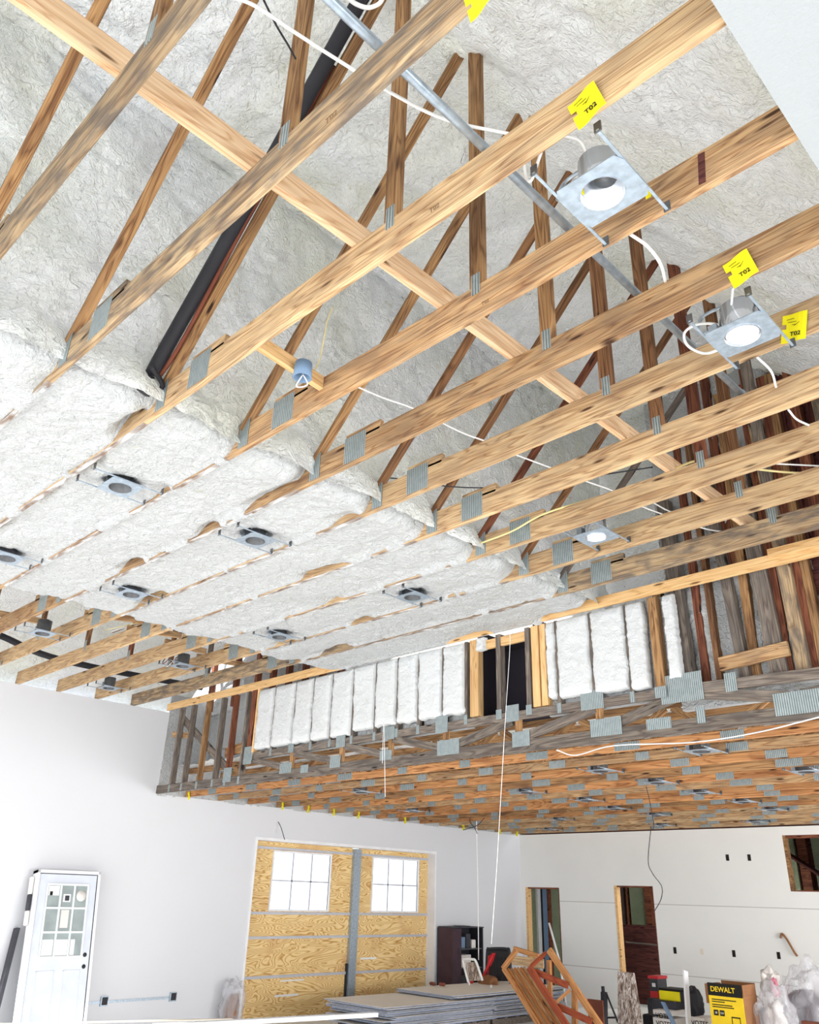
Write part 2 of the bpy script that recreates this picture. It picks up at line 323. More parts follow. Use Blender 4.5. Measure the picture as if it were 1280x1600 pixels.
# ceiling foam between chords
holes = {0: (-5.15, -7.22), 2: (-5.2, -7.25), 5: (-5.18, -7.27)}
def bay(i):
    ya, yb = yc(i) , yc(i + 1)
    def f(u, v):
        y = ya + v * (yb - ya); e0 = .06 * nz(y * 6, i * 3.1, 1) + .05 * nz(y * 17, i); ed = min(v, 1 - v) * (yb - ya)
        x0 = -8.16 + e0 - .10 * math.sin(math.pi * v); x1 = -4.13 + .05 * nz(y * 6, i * 3.1, 9) + .03 * math.sin(math.pi * v)
        x = x0 + (x1 - x0) * u
        side = i if v < .5 else i + 1
        lo = nz(x * 1.7, side * 7.3, .3 + (0 if v < .5 else 4)); hi = nz(x * 9, side * 3.3, 2)
        z = 4.535 + .02 * nz(x * 1.3, y * 1.3, i) - foamh(x, y, i) * .75
        # rise beside a chord where the foam is short of its lower edge
        gap = max(0, lo - .22) * .35 + max(0, hi - .3) * .05
        k = max(0, 1 - ed / .12)
        z += gap * k * (1 if v > .5 else .5)
        cov = nz(x * 2.3, side * 11.7, 6.1) + .35 * nz(x * 8, side * 5, 1) > .24
        if ed < .015: z = 4.493 if cov else 4.515
        elif ed < .035: z = 4.493 if cov and gap < .02 else 4.512 + gap
        elif ed < .06: z = z * .5 + .5 * (4.505 + gap)
        for hx in holes.get(i, ()):
            dd_ = math.hypot(x - hx, y - (ya + yb) / 2)
            if dd_ < .115: z = max(z, 4.66)
            elif dd_ < .20: z = max(z, 4.50)
        # rounded ends
        en = min(u, 1 - u) * 4.0
        if en < .12: z += .10 * (1 - en / .12) ** 2
        return Vector((x, y, z))
    return f
M_bayseg = 26
for i in range(-5, 8):
    struct(grid('ceiling_foam', 190, M_bayseg, bay(i), 'foamw'), 'white spray foam filling a bay between chords')
# foam corner roll where the bays turn up to the attic wall
# gable wall beyond the tall trusses
def gab(u, v):
    x = -12.3 + u * 8.9; z0 = 3.62; z = z0 + v * (7.6 - z0); return Vector((x, YK + .33 - foamh(x, z, 5) * 1.4, z))
def gabx(u, v):
    x = -3.45 + u * 1.35; z = 3.55 + v * 3.6; s = abs(math.sin((x + .12) * math.pi / .4)); return Vector((x, YK + .30 - .10 * s - foamh(x, z, 5) * 1.6, z))
struct(box('wall_gable', (XL - .3, -3.3, 4.7), (1, -3.2, 9.5), 'foam'))  # unseen near end, added to keep the sun out of the attic
struct(box('wall_gable', (-8.3, YK + .38, 4.55), (1, YK + .46, 9.2), 'foam'))
struct(box('wall_gable', (XL - .4, YK + .85, 4.0), (-8.2, YK + .95, 9.2), 'foamw'))
struct(box('wall_gable', (-3.5, YK + .38, 3.5), (1, YK + .46, 4.6), 'foamw'))
def gabl(u, v):
    x = -12.3 + u * 4.1; z = 4.55 + v * 3.6; return Vector((x, YK + .75 - foamh(x, z, 5) * 1.5, z))
struct(grid('wall_gable_foam', 90, 70, gabl, 'foamw'), 'white foam on the gable end beyond the last trusses')
struct(grid('wall_gable_foam', 60, 90, gabx, 'foamw'), 'white foam bulging between the gable studs')
struct(box('wall_gable_sheathing', (-2.45, YK + .26, 3.6), (.4, YK + .30, 7), 'sheath'), 'dark red-brown sheathing of the gable end')
struct(grid('wall_attic_pocket', 60, 30, lambda u, v: Vector((-12.3 + 2.7 * u, 8.35 - foamh(u * 2.7, v, 3) * 1.5, 3.3 + v * 1.9)), 'foamw'), 'white foam behind the open studs')
struct(grid('wall_eave_foam', 120, 16, lambda u, v: Vector((XL - .02 + foamh(u * 9, v, 8), YK + .02 + u * (YF - YK), 3.2 + v * 1.6)), 'foamw'), 'white foam above the low wall')
def deck(u, v):
    x = XL + u * 14.8; y = YK + .35 + v * (YF - YK - .3); return Vector((x, y, 3.70 - foamh(x, y, 9)))
struct(grid('ceiling_low_foam', 200, 120, deck, 'foam'), 'spray foam above the low trusses')

# ------------------------------------------------------------ tall roof trusses
chord_mats = {-3: 'weathered', -2: 'weathered', -1: 'weathered', 0: 'honey', 1: 'orange', 2: 'orange', 3: 'honey', 4: 'honey', 5: 'honey', 6: 'honey', 7: 'weathered', -4: 'weathered', -5: 'weathered'}
web_mats = {-2: 'amber', -1: 'amber', 0: 'amber', 1: 'amber', 2: 'amber', 3: 'brown', 4: 'brown', 5: 'darkred', 6: 'brown', 7: 'grey'}
truss_lab = {-2: 'weathered roof truss crossing the top left corner of the photo', -1: 'weathered grey-stained roof truss next to the black pipe, second from the top left',
             0: 'roof truss carrying the upper yellow tag beside the first can light', 1: 'orange-brown roof truss under the first can light, reaching the white ceiling corner',
             2: 'roof truss with a diamond-turned yellow tag above the second can light', 3: 'roof truss behind the second can light with an upright yellow tag',
             4: 'honey-coloured roof truss just beyond the white-lens can light', 5: 'roof truss with a cream cable running along its chord',
             6: 'roof truss just beyond the far can light of the open attic', 7: 'greyish last roof truss before the pale board of the knee wall'}
def nailplate(c, wx, hz, parent, name='nail_plate', ry=0, dy=-.0205):
    return put(name, boxmesh(wx, .003, hz), T((c[0], c[1] + dy, c[2])) @ rot('Y', ry), 'plate', parent)
for i in range(-3, 8):
    y = yc(i); cm = chord_mats[i]; wm = web_mats.get(i, 'amber')
    t = thing('roof_truss', (XL, y, ZH), truss_lab.get(i, 'weathered roof truss overhead above the camera'), 'truss', 'tall roof trusses')
    lumber('bottom_chord', (XL - .1, y, 4.595), (.35, y, 4.595), .038, .19, cm, t)
    box('overspray_film', (-8.05, y - .0185, ZH - .0015), (-4.25, y + .0185, ZH - .0002), 'dusty', t)
    for s in (1, -1):
        X = lambda d: (-d if s > 0 else XL + d)
        lumber('web', (X(4.10), y, 4.66), (X(2.02), y, 6.78), .038, .062, wm, t, up=(0, 1, 0)).rotation_euler
        lumber('web', (X(2.06), y, 4.69), (X(2.06), y, 6.75), .038, .089, wm, t, up=(1, 0, 0))
        lumber('splice_block', (X(3.74), y, 4.705), (X(3.40), y, 4.705), .038, .075, cm, t)
        nailplate((X(3.64), y, 4.615), .21, .20, t); nailplate((X(4.06), y, 4.615), .11, .20, t); nailplate((X(2.06), y, 4.70), .055, .13, t)
# ------------------------------------------------------------ boards, conduit, pipes along the attic
b_ = lumber('strongback_board', (-2.31, -1.5, 4.762), (-2.31, 6.55, 4.762), .038, .14, 'pale'); tag(b_, 'long pale pine board laid across the roof trusses on edge', 'board')
t = thing('metal_conduit', (-1.51, -1.5, 4.72), 'grey metal conduit crossing the top of the roof trusses', 'pipe')
tube('pipe', [(-1.51, -1.5, 4.72), (-1.51, 4.42, 4.72)], .021, 'galv', t, 12, False); tube('coupling', [(-1.51, 4.34, 4.72), (-1.51, 4.46, 4.72)], .027, 'galv', t, 12, False)
t = thing('insulated_pipe', (-4.1, 1.80, 4.6), 'black insulated pipe running up beside a truss web', 'pipe')
tube('pipe', [(-4.1, 1.77, 4.60), (-3.98, 1.80, 4.87), (-3.2, 1.80, 5.62), (-2.2, 1.80, 6.62)], .045, 'black', t, 10)
tube('tubing', [(-4.25, 1.72, 4.58), (-4.0, 1.84, 4.78), (-3.3, 1.84, 5.5), (-2.6, 1.86, 6.25)], .014, 'brownboard', t, 8)
tube('tape', [(-4.16, 1.72, 4.62), (-4.05, 1.86, 4.66), (-3.98, 1.74, 4.72)], .016, 'black', t, 6)
tag(tube('black_drain_pipe', [at(0, 993, 'x', -11.5), at(100, 1032, 'x', -11.5), at(290, 1069, 'x', -11.5) + Vector((0, .3, .0))], .045, 'black', None, 10), 'black pipe along the eave above the tall wall', 'pipe')
tag(tube('black_vent_pipe', [(-1.13, 5.2, 4.9), (-.75, 6.1, 4.95), (-.35, 7.0, 5.0)], .03, 'black', None, 10, False), 'short black pipe sloping in front of the dark gable boards', 'pipe')
t = thing('nailing_block', (-3.27, 1.92, 4.68), 'short pine block between two trusses holding the grey junction box', 'board')
lumber('block', (-3.27, 1.91, 4.70), (-3.27, 2.6, 4.64), .038, .089, 'yellowpine', t)
t2 = thing('junction_box', (-3.2, 2.28, 4.6), 'round grey plastic junction box on the short pine block', 'electrical box')
lathe('box_body', [(0, .05), (.05, .05), (.055, -.05), (.045, -.05), (.04, .03), (0, .03)], (-3.19, 2.28, 4.60), 'blue', t2, 16)
tube('wire_loop', [(-3.19, 2.28, 4.58), (-3.16, 2.30, 4.50), (-3.21, 2.26, 4.49), (-3.19, 2.28, 4.57)], .004, 'whiteplastic', t2, 6)
for (y0, y1, x0, x1, lab) in ((2.6, 3.6, -9.9, -9.7, 'curved pine brace between the left attic trusses, nearest the corner'), (3.72, 4.33, -9.0, -8.7, 'short pine brace in the left attic, above the dark pipe'), (4.33, 4.94, -9.15, -8.9, 'short pine brace beside the coiled cables'), (4.94, 5.55, -9.3, -9.3, 'short pine brace left of the cable bundle'), (5.6, 6.7, -9.6, -9.4, 'pine brace meeting the knee wall corner')):
    tag(lumber('brace', (x0, y0, 4.73), (x1, y1, 4.73), .038, .07, 'orange'), lab, 'board', 'braces in the left attic')
# ------------------------------------------------------------ can lights
def can_light(x, y0, y1, z, label, group, size=1.0, lens='can', yellow=False, extra=False):
    ym = (y0 + y1) / 2; t = thing('can_light', (x, ym, z), label, 'light fixture', group)
    # plate with round hole
    bm = bmesh.new(); n = 24; w_ = .15 * size; h_ = .13 * size; r = .088 * size
    inn = [bm.verts.new((r * math.cos(k * 2 * math.pi / n), r * math.sin(k * 2 * math.pi / n), 0)) for k in range(n)]
    out = []
    for k in range(n):
        a = k * 2 * math.pi / n; c, s = math.cos(a), math.sin(a); q = min(w_ / max(abs(c), 1e-6), h_ / max(abs(s), 1e-6)); out.append(bm.verts.new((q * c, q * s, 0)))
    for k in range(n): bm.faces.new((inn[k], inn[(k + 1) % n], out[(k + 1) % n], out[k]))
    r_ = bmesh.ops.extrude_face_region(bm, geom=bm.faces[:]); bmesh.ops.translate(bm, verts=[v for v in r_['geom'] if isinstance(v, bmesh.types.BMVert)], vec=(0, 0, .004))
    bmesh.ops.recalc_face_normals(bm, faces=bm.faces[:]); me = bpy.data.meshes.new('m'); bm.to_mesh(me); bm.free(); put('mounting_plate', me, T((x, ym, z)), 'galv', t)
    lathe('can', [(r, -.004), (r, .17 * size), (0, .17 * size), (0, .165 * size), (r * .96, .165 * size), (r * .96, -.004), (r, -.004)], (x, ym, z), 'reflector' if lens != 'dark' else 'steel', t)
    if lens == 'disk': lathe('lens', [(0, .0), (r * .85, .0), (r * .93, .012), (0, .012)], (x, ym, z + .0), 'lens', t)
    else: lathe('lamp_socket', [(0, .05), (.045, .06), (.05, .10), (.03, .16), (0, .16)], (x + .02, ym, z), 'steel', t, 16)
    box('wiring_box', (x - .145 * size, ym - .05, z + .004), (x - .10 * size, ym + .05, z + .10), 'galv', t)
    for sx in (-1, 1):
        b1 = box('hanger_bar', (x + sx * .145 * size - .006, y0 + .02, z + .004), (x + sx * .145 * size + .006, y1 - .02, z + .010), 'galv', t)
        for yy in (y0 + .022, y1 - .028): box('bracket', (x + sx * .145 * size - .015, yy, z), (x + sx * .145 * size + .015, yy + .006, z + .05), 'steel', b1)
    if yellow:
        box('label', (x - .075, ym - .045, z + .03), (x - .072, ym - .015, z + .08), 'yellow', t)
    if extra:
        tube('flexible_conduit', [(x - .12, ym - .02, z + .08), (x - .22, ym + .02, z + .14), (x - .20, ym + .06, z + .26), (x - .06, ym + .04, z + .24), (x - .04, ym, z + .16)], .009, 'galv', t)
        tube('frame_arc', [(x + r * 1.15 * math.cos(a), ym, z + .08 + r * 1.7 * math.sin(a)) for a in [math.pi * k / 8 for k in range(9)]], .006, 'steel', t)
    return t
can_light(-1.16, yc(0) + .02, yc(1) - .02, 4.45, 'open can light nearest the white ceiling, below the upper yellow tag', 'can lights between the tall trusses', 1.0, 'can', True, True)
can_light(-1.13, yc(2) + .02, yc(3) - .02, 4.43, 'can light with a round white lens beside two yellow tags', 'can lights between the tall trusses', 1.0, 'disk', False, True)
can_light(-3.13, yc(5) + .02, yc(6) - .02, 4.52, 'can light in the open attic left of the dark gable boards', 'can lights between the tall trusses')
for (x, i, lab) in ((-5.15, 0, 'can light in the white foam with a torn foam patch, uppermost of the foamed ones'), (-5.2, 2, 'can light in the white foam at the middle of the photo'),
                    (-7.22, 0, 'can light in the white foam at the far left edge'), (-7.25, 2, 'can light in the foam at the left above the coiled cables'),
                    (-5.18, 5, 'can light in the foam right above the foamed stud wall'), (-7.27, 5, 'can light in the foam near the left end of the stud wall'),
                    (-9.31, 5, 'can light in the open left attic by the cable bundle'), (-11.3, 5, 'can light in the left attic close to the tall wall'), (-11.3, 2, 'can light at the left frame edge above the tall wall'), (-9.3, 2, 'can light in the left attic at the frame edge')):
    t = can_light(x, yc(i) + .02, yc(i + 1) - .02, 4.47, lab, 'can lights between the tall trusses', .9, 'dark')
    if -8 < x < -4:   # foam stuck on the housing
        pass
# ------------------------------------------------------------ yellow tags
def paper_tag(c, w_, h_, roll, label, txt, mw_extra=None, group='yellow truss tags'):
    """paper facing -y (towards the room), a few mm off the chord"""
    mw = T(c) @ rot('X', 90) @ rot('Z', roll); t = tag(put('paper_tag', None, mw), label, 'tag', group)
    gm = bmesh.new(); V = []
    nx_, ny_ = 6, 6
    for i in range(nx_ + 1):
        for j in range(ny_ + 1):
            u, v = i / nx_ - .5, j / ny_ - .5; V.append(gm.verts.new((u * w_, v * h_, .004 + .006 * math.sin(u * 5) + .004 * v)))
    for i in range(nx_):
        for j in range(ny_):
            if i == 0 and j == 3: continue
            gm.faces.new((V[i * 7 + j], V[(i + 1) * 7 + j], V[(i + 1) * 7 + j + 1], V[i * 7 + j + 1]))
    r = bmesh.ops.extrude_face_region(gm, geom=gm.faces[:]); bmesh.ops.translate(gm, verts=[v for v in r['geom'] if isinstance(v, bmesh.types.BMVert)], vec=(0, 0, .001))
    bmesh.ops.recalc_face_normals(gm, faces=gm.faces[:])
    me = bpy.data.meshes.new('m'); gm.to_mesh(me); gm.free(); put('paper', me, mw, 'yellow', t)
    if txt:
        text('lettering', txt, w_ * .26, mw @ T((w_ * .08, -h_ * .26, .011)), 'ink', t)
        for k in range(3): put('printed_line', boxmesh(w_ * (.3, .34, .16)[k], .0022, .001), mw @ T((-w_ * .16 + k * .01, h_ * (.30 - .11 * k), .009)) @ rot('Z', (4, -2, 0)[k]), 'ink', t)
        put('printed_line', boxmesh(w_ * .26, .002, .001), mw @ T((w_ * .12, h_ * .10, .010)) @ rot('Z', 35), 'ink', t)
    return t
yo = lambda i: yc(i) - .028
paper_tag((-1.01, yo(0), 4.515), .125, .155, 14, 'yellow paper tag on the truss above the first can light', 'T02')
paper_tag((-.975, yo(2), 4.535), .125, .155, 12, 'yellow paper tag tilted on the truss above the white-lens light', 'T02')
paper_tag((-.965, yo(3), 4.55), .125, .16, -14, 'yellow paper tag hanging upright at the right frame edge', 'T02')
paper_tag((-1.01, yo(-1), 4.44), .11, .14, 10, 'yellow paper tag cut off by the top edge of the photo', '')
box('paper_tag_small', (-1.11, yc(1) - .024, 4.60), (-1.085, yc(1) - .021, 4.65), 'yellow')
tag(C.objects['paper_tag_small'], 'tiny yellow label on the truss right under the first can light', 'tag'); C.objects['paper_tag_small'].name = 'paper_label'
# stamps on chords
def stamp(i, x, z, s=.05, body='T02'):
    p = [o for o in C.objects if o.name.startswith('bottom_chord') and abs(WM[o.name].translation.y - yc(i)) < .01][0]
    text('stamp', body, s, T((x, yc(i) - .0200, z)) @ rot('X', 90), 'faint', p)
stamp(-1, -1.75, 4.54, .042); stamp(0, -1.78, 4.56, .036); stamp(1, -2.0, 4.55, .03)
put('marker_stripe', boxmesh(.03, .001, .16), T((-.86, yc(1) - .0200, 4.595)) @ rot('Y', 6), 'sheath', [o for o in C.objects if o.name.startswith('bottom_chord') and abs(WM[o.name].translation.y - yc(1)) < .01][0])
# ------------------------------------------------------------ cables of the attic
def cable(pts, r, mat, label, z=4.78, name='cable', cat='cable'):
    P = [at(p[0], p[1], 'z', p[2] if len(p) > 2 else z) for p in pts]
    return tag(tube(name, P, r, mat, None, 8), label, cat)
cable([(355, -8), (400, 10), (460, 50), (530, 95), (620, 150), (700, 188), (805, 211)], .007, 'whiteplastic', 'white cable sagging from the top left to the upper truss')
cable([(540, -6), (556, 6), (575, 12), (592, 6), (600, -6)], .008, 'whiteplastic', 'short white cable loop at the top edge', 4.8)
cable([(412, 0), (432, 40), (450, 70), (462, 92)], .004, 'black', 'thin black wire beside the upper webs', 4.85)
cable([(880, 212, 4.7), (905, 220, 4.7), (918, 245, 4.65), (920, 270, 4.55)], .006, 'whiteplastic', 'white cable dropping to the first can light')
cable([(818, 245, 4.72), (822, 275, 4.66), (830, 282, 4.62), (840, 255, 4.68), (850, 225, 4.72)], .007, 'whiteplastic', 'white cable loop beside the upper truss')
cable([(985, 366, 4.64), (1012, 385, 4.62), (1032, 412, 4.6), (1040, 440, 4.66)], .008, 'whiteplastic', 'thick white cable below the first can light')
cable([(1143, 528, 4.47), (1125, 545, 4.5), (1100, 552, 4.52), (1075, 540, 4.55), (1070, 520, 4.6), (1090, 507, 4.62), (1120, 507, 4.6), (1135, 520, 4.5)], .007, 'whiteplastic', 'white cable ring left of the white-lens light')
cable([(1145, 450, 4.6), (1143, 480, 4.56), (1142, 500, 4.52)], .006, 'whiteplastic', 'white cable dropping from the truss to the white-lens light')
cable([(1183, 558, 4.6), (1205, 580, 4.6), (1213, 605, 4.62)], .007, 'whiteplastic', 'white cable below the white-lens light')
cable([(1232, 640, 4.7), (1245, 655, 4.7), (1265, 665, 4.68), (1282, 675, 4.68)], .007, 'whiteplastic', 'white cable curling at the right edge')
cable([(560, 605), (600, 622), (650, 640), (720, 675), (760, 690), (800, 708), (880, 738)], .006, 'whiteplastic', 'thin white cable running diagonally behind the middle trusses')
cable([(610, 747), (640, 750), (700, 760), (770, 762), (830, 757), (920, 745), (1020, 730)], .005, 'black', 'thin black cable across the middle trusses', 4.74)
cable([(745, 851, 4.60), (800, 830, 4.62), (850, 803, 4.66), (930, 778, 4.74), (1010, 752, 4.76), (1080, 722, 4.76), (1120, 718, 4.76)], .008, 'cream', 'cream cable along the truss chord to the gable', 4.7)
cable([(1180, 733), (1230, 738), (1282, 740)], .008, 'cream', 'cream cable in front of the dark gable boards', 4.76)
cable([(1200, 724), (1282, 728)], .006, 'whiteplastic', 'white cable in front of the dark gable boards', 4.78)
cable([(905, 748), (960, 768), (1000, 790), (1060, 812), (1110, 828), (1160, 832)], .006, 'whiteplastic', 'white cable crossing to the last truss', 4.74)
cable([(1020, 785), (1050, 800), (1090, 805)], .006, 'whiteplastic', 'short white cable near the gable foam', 4.8)
cable([(520, 480, 5.2), (512, 500, 5.1), (508, 520, 5.0), (500, 560, 4.85), (492, 578, 4.7)], .004, 'cream', 'thin wire hanging above the junction box')
random.seed(3)
for k in range(9):
    a = random.uniform(-6, 6)
    cable([(165 + k * 6 + a, 985 + k * 2, 4.8), (225 + k * 5, 975 - k * 3 + a, 4.76), (270 + k * 7, 968 - k * 4, 4.76), (318 + k * 3, 982 - k * 2 + a, 4.8)], .005, ('cream', 'whiteplastic', 'brownboard')[k % 3], 'cable of the bundle crossing the left attic near the knee wall'); C.objects[-1]['group'] = 'bundled cables in the left attic'
for k in range(5):
    c = at(262 + k * 4, 1028 + k * 3, 'z', 4.75); rr = .09 + .01 * k
    o = tag(tube('cable_coil', [c + Vector((rr * math.cos(a) * .8, .05 * math.sin(a) + k * .02, rr * math.sin(a))) for a in [2 * math.pi * q / 16 for q in range(16)]], .006, ('brownboard', 'whiteplastic')[k % 2], None, 6, False, True), 'loop of coiled cable hanging in the left attic', 'cable', 'coiled cables in the left attic')

# ------------------------------------------------------------ knee wall and its girder truss at y = YK
YW = YK
kw = thing('knee_wall', (XL, YW, 3.26), 'stud wall with white foam bays and a dark opening above the low ceiling', 'stud wall')
lumber('top_plate', (XL - .02, YW - .01, 4.575), (.4, YW - .01, 4.575), .03, .11, 'yellowpine', kw)
lumber('top_plate', (-2.35, YW - .041, 4.63), (.4, YW - .041, 4.63), .03, .08, 'yellowpine', kw)
xs = [at(p, 1100, 'y', YW).x for p in (430, 462, 490, 519, 552, 587, 621, 654, 692)]
def stud(x, z0, z1, mat, w_=.038, d=.089, y=None, name='stud', pl=True, lean=0):
    yy = YW + d / 2 if y is None else y
    o = put(name, boxmesh(z1 - z0, d, w_, .002), T((x, yy, (z0 + z1) / 2)) @ rot('Y', 90 + lean), mat, kw)
    if pl: put('nail_plate', boxmesh(w_ * 1.3, .003, .10), T((x - math.tan(math.radians(lean)) * (z1 - z0) / 2 * -0, yy - d / 2 - .004, z0 - .02)), 'plate', kw)
    return o
for x, mt in zip((-11.87, -11.52, -11.1, -10.68, -10.36, -10.02), ('grey', 'grey', 'amber', 'grey', 'darkred', 'grey')): stud(x, 3.30, 4.53, mt)
stud(-9.86, 3.55, 4.53, 'darkred', .10); stud(-9.74, 3.6, 4.53, 'yellowpine', .04, y=YW + .03)
for x in xs: stud(x, 3.62, 4.50, 'grey')
stud(-5.82, 3.65, 4.50, 'grey'); stud(-5.70, 3.65, 4.50, 'yellowpine', .12, pl=False); stud(-5.36, 3.65, 4.5, 'grey', .06); stud(-4.97, 3.65, 4.5, 'grey', .055)
stud(-4.87, 3.65, 4.5, 'yellowpine', .09, pl=False); stud(-4.77, 3.65, 4.5, 'yellowpine', .07, pl=False)
stud(-3.49, 3.62, 4.5, 'amber', .09, y=YW + .02)
for x, mt in ((-4.60, 'grey'), (-4.19, 'grey'), (-3.79, 'grey')): stud(x, 3.62, 4.5, mt)
lumber('header', (-5.66, YW + .034, 4.42), (-4.95, YW + .034, 4.42), .04, .10, 'yellowpine', kw)
# foam panels
def panel(x0, x1, z0=3.68, z1=4.50, seed=0):
    def f(u, v):
        z = z0 + v * (z1 - z0); a = x0 + .012 + .022 * nz(z * 5, seed, 1) + .009 * nz(z * 25, seed, 3); c = x1 - .012 + .022 * nz(z * 5, seed + 1, 5) + .009 * nz(z * 25, seed, 7)
        x = a + (c - a) * u; e = min(u, 1 - u, v * 2, (1 - v) * 2)
        zz = z + .02 * nz(x * 9, seed, 4) * (1 - v)
        return Vector((x, YW - .006 - .035 * min(1, e * 5) ** .5 - foamh(x * 1.0, z, seed) * .35 + .05 * max(0, 1 - e * 25), zz))
    return grid('foam_panel', 26, 60, f, 'foamp', kw)
ed = [-9.72] + xs + [-5.82]
for k, (a, c) in enumerate(zip(ed, ed[1:])): panel(a, c, 3.66 if k < 5 else 3.70, 4.5, k * 2)
box('foam_backing', (-9.74, YW + .085, 3.55), (-5.80, YW + .13, 4.52), 'foamw', kw); box('foam_backing', (-4.78, YW + .085, 3.55), (-3.40, YW + .13, 4.52), 'foamw', kw)
panel(-4.72, -4.60, 3.7, 4.5, 31); panel(-4.60, -4.19, 3.69, 4.5, 33); panel(-4.19, -3.79, 3.68, 4.5, 35); panel(-3.79, -3.58, 3.66, 4.5, 37); panel(-3.40, -3.26, 3.7, 4.5, 39)
panel(-5.66, -5.52, 4.36, 4.5, 41)
# box behind the opening, the shade inside put into its dark colour
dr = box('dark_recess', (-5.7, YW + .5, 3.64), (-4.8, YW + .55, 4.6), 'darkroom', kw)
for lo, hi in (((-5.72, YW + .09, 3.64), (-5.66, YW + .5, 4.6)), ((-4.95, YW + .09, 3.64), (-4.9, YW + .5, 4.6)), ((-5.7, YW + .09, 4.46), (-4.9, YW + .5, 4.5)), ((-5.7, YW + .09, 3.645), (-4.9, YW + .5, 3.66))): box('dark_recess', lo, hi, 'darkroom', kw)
# gable studs at the right, rising past the chords
for px, mt, w_, zt, ln in ((1032, 'amber', .09, 4.0, -2), (1064, 'grey', .13, 4.9, -1), (1092, 'darkred', .07, 5.6, 0), (1112, 'brown', .05, 5.6, 0), (1146, 'grey', .09, 5.2, -3), (1174, 'amber', .08, 5.9, 1), (1202, 'grey', .14, 5.2, -2), (1222, 'darkred', .07, 5.9, 0), (1244, 'weathered', .11, 5.4, -1), (1262, 'darkred', .08, 5.9, 0), (1276, 'amber', .07, 5.9, 0)):
    x = at(px, 1000, 'y', YW + .1).x; stud(x, 3.62, zt + .6, mt, w_, y=YW + (.13 if mt == 'grey' or mt == 'weathered' else .19), pl=False, lean=ln)
for k, (x, mt, w_) in enumerate(((-1.95, 'darkred', .09), (-1.74, 'weathered', .12), (-1.55, 'darkred', .10), (-1.36, 'amber', .10), (-1.17, 'darkred', .10), (-.98, 'amber', .09), (-.75, 'grey', .12), (-.5, 'amber', .1))):
    stud(x, 3.6, 6.6, mt, w_, y=YW + .17, pl=False)
for x in (-2.75, -2.35): stud(x, 4.6, 6.8, 'darkred', .09, y=YW + .2, pl=False)
for k in range(13):
    stud(-2.15 + k * .17, 4.6, 6.9, 'sheath', .15, .03, y=YW + .25, pl=False, name='sheathing_board')
for x in (-11.9, -11.2, -10.6, -10.2, -9.8, -9.4, -9.0, -8.6): stud(x, 4.55, 7.5, 'darkred', .07, y=YW + .55, pl=False)
lumber('blocking', (-2.95, YW + .06, 3.78), (-2.35, YW + .06, 3.82), .04, .12, 'orange', kw)
for (a, c, mt, h_) in (((-12.0, 4.40), (-10.4, 3.42), 'grey', .11), ((-12.2, 4.15), (-11.7, 4.08), 'orange', .09), ((-10.6, 3.72), (-9.9, 3.78), 'amber', .14)):
    lumber('brace', (a[0], YW + .12, a[1]), (c[0], YW + .12, c[1]), .038, h_, mt, kw)
for x in (-11.4, -10.9, -10.3): stud(x, 3.7, 4.5, 'orange', .05, y=8.1, pl=False)
lumber('brace', (-11.6, 7.9, 4.6), (-10.0, 7.9, 3.8), .038, .08, 'yellowpine', kw)
# girder truss
gt = thing('girder_truss', (XL, YW, 3.22), 'grey weathered girder truss under the foamed stud wall', 'truss')
def gl(name, x0, z0, x1, z1, h_, mt='grey', y=None, th=.045):
    y = YW + .02 + (.004 + .001 * (abs(int(x0 * 7)) % 5) if name == 'web' else 0) if y is None else y
    return lumber(name, (x0, y, z0), (x1, y, z1), th, h_, mt, gt)
gl('bottom_chord', XL, 3.285, .6, 3.285, .12); gl('top_chord', -9.95, 3.59, -3.3, 3.595, .085); gl('top_chord', -3.3, 3.60, .6, 3.50, .09)
tp = [-9.83, -8.87, -7.87, -7.0, -6.13, -5.13, -4.17, -3.30]
for x in tp[1:-1]: lumber('web', (x, YW + .03, 3.34), (x, YW + .03, 3.56), .04, .07, 'amber', gt, up=(1, 0, 0))
for a, c in zip(tp[:4], tp[1:5]): gl('web', a + .05, 3.54, c - .08, 3.37, .085)
gl('web', -6.02, 3.37, -5.2, 3.55, .09); gl('web', -5.05, 3.37, -4.2, 3.55, .09); gl('web', -4.05, 3.37, -3.35, 3.56, .09); gl('web', -3.25, 3.56, -2.4, 3.42, .09)
gl('web', -2.3, 3.42, -1.2, 3.5, .09)
def gp(x, z, w_, h_): put('nail_plate', boxmesh(w_, .003, h_), T((x, YW - .008, z)), 'plate', gt)
for x, z, w_, h_ in ((-9.84, 3.60, .20, .24), (-10.3, 3.37, .20, .20), (-7.87, 3.60, .17, .15), (-8.87, 3.61, .12, .11), (-8.95, 3.36, .25, .13), (-8.55, 3.32, .16, .10), (-7.95, 3.36, .20, .14), (-7.05, 3.36, .2, .11), (-7.0, 3.61, .17, .15), (-6.17, 3.62, .18, .19), (-6.07, 3.36, .32, .16),
                      (-5.18, 3.62, .17, .17), (-5.08, 3.35, .22, .15), (-4.22, 3.63, .25, .18), (-4.09, 3.36, .34, .16), (-3.55, 3.33, .24, .10), (-3.30, 3.615, .40, .25), (-2.32, 3.36, .40, .18), (-3.15, 3.36, .08, .14), (-2.85, 3.60, .10, .16)): gp(x, z, w_, h_)
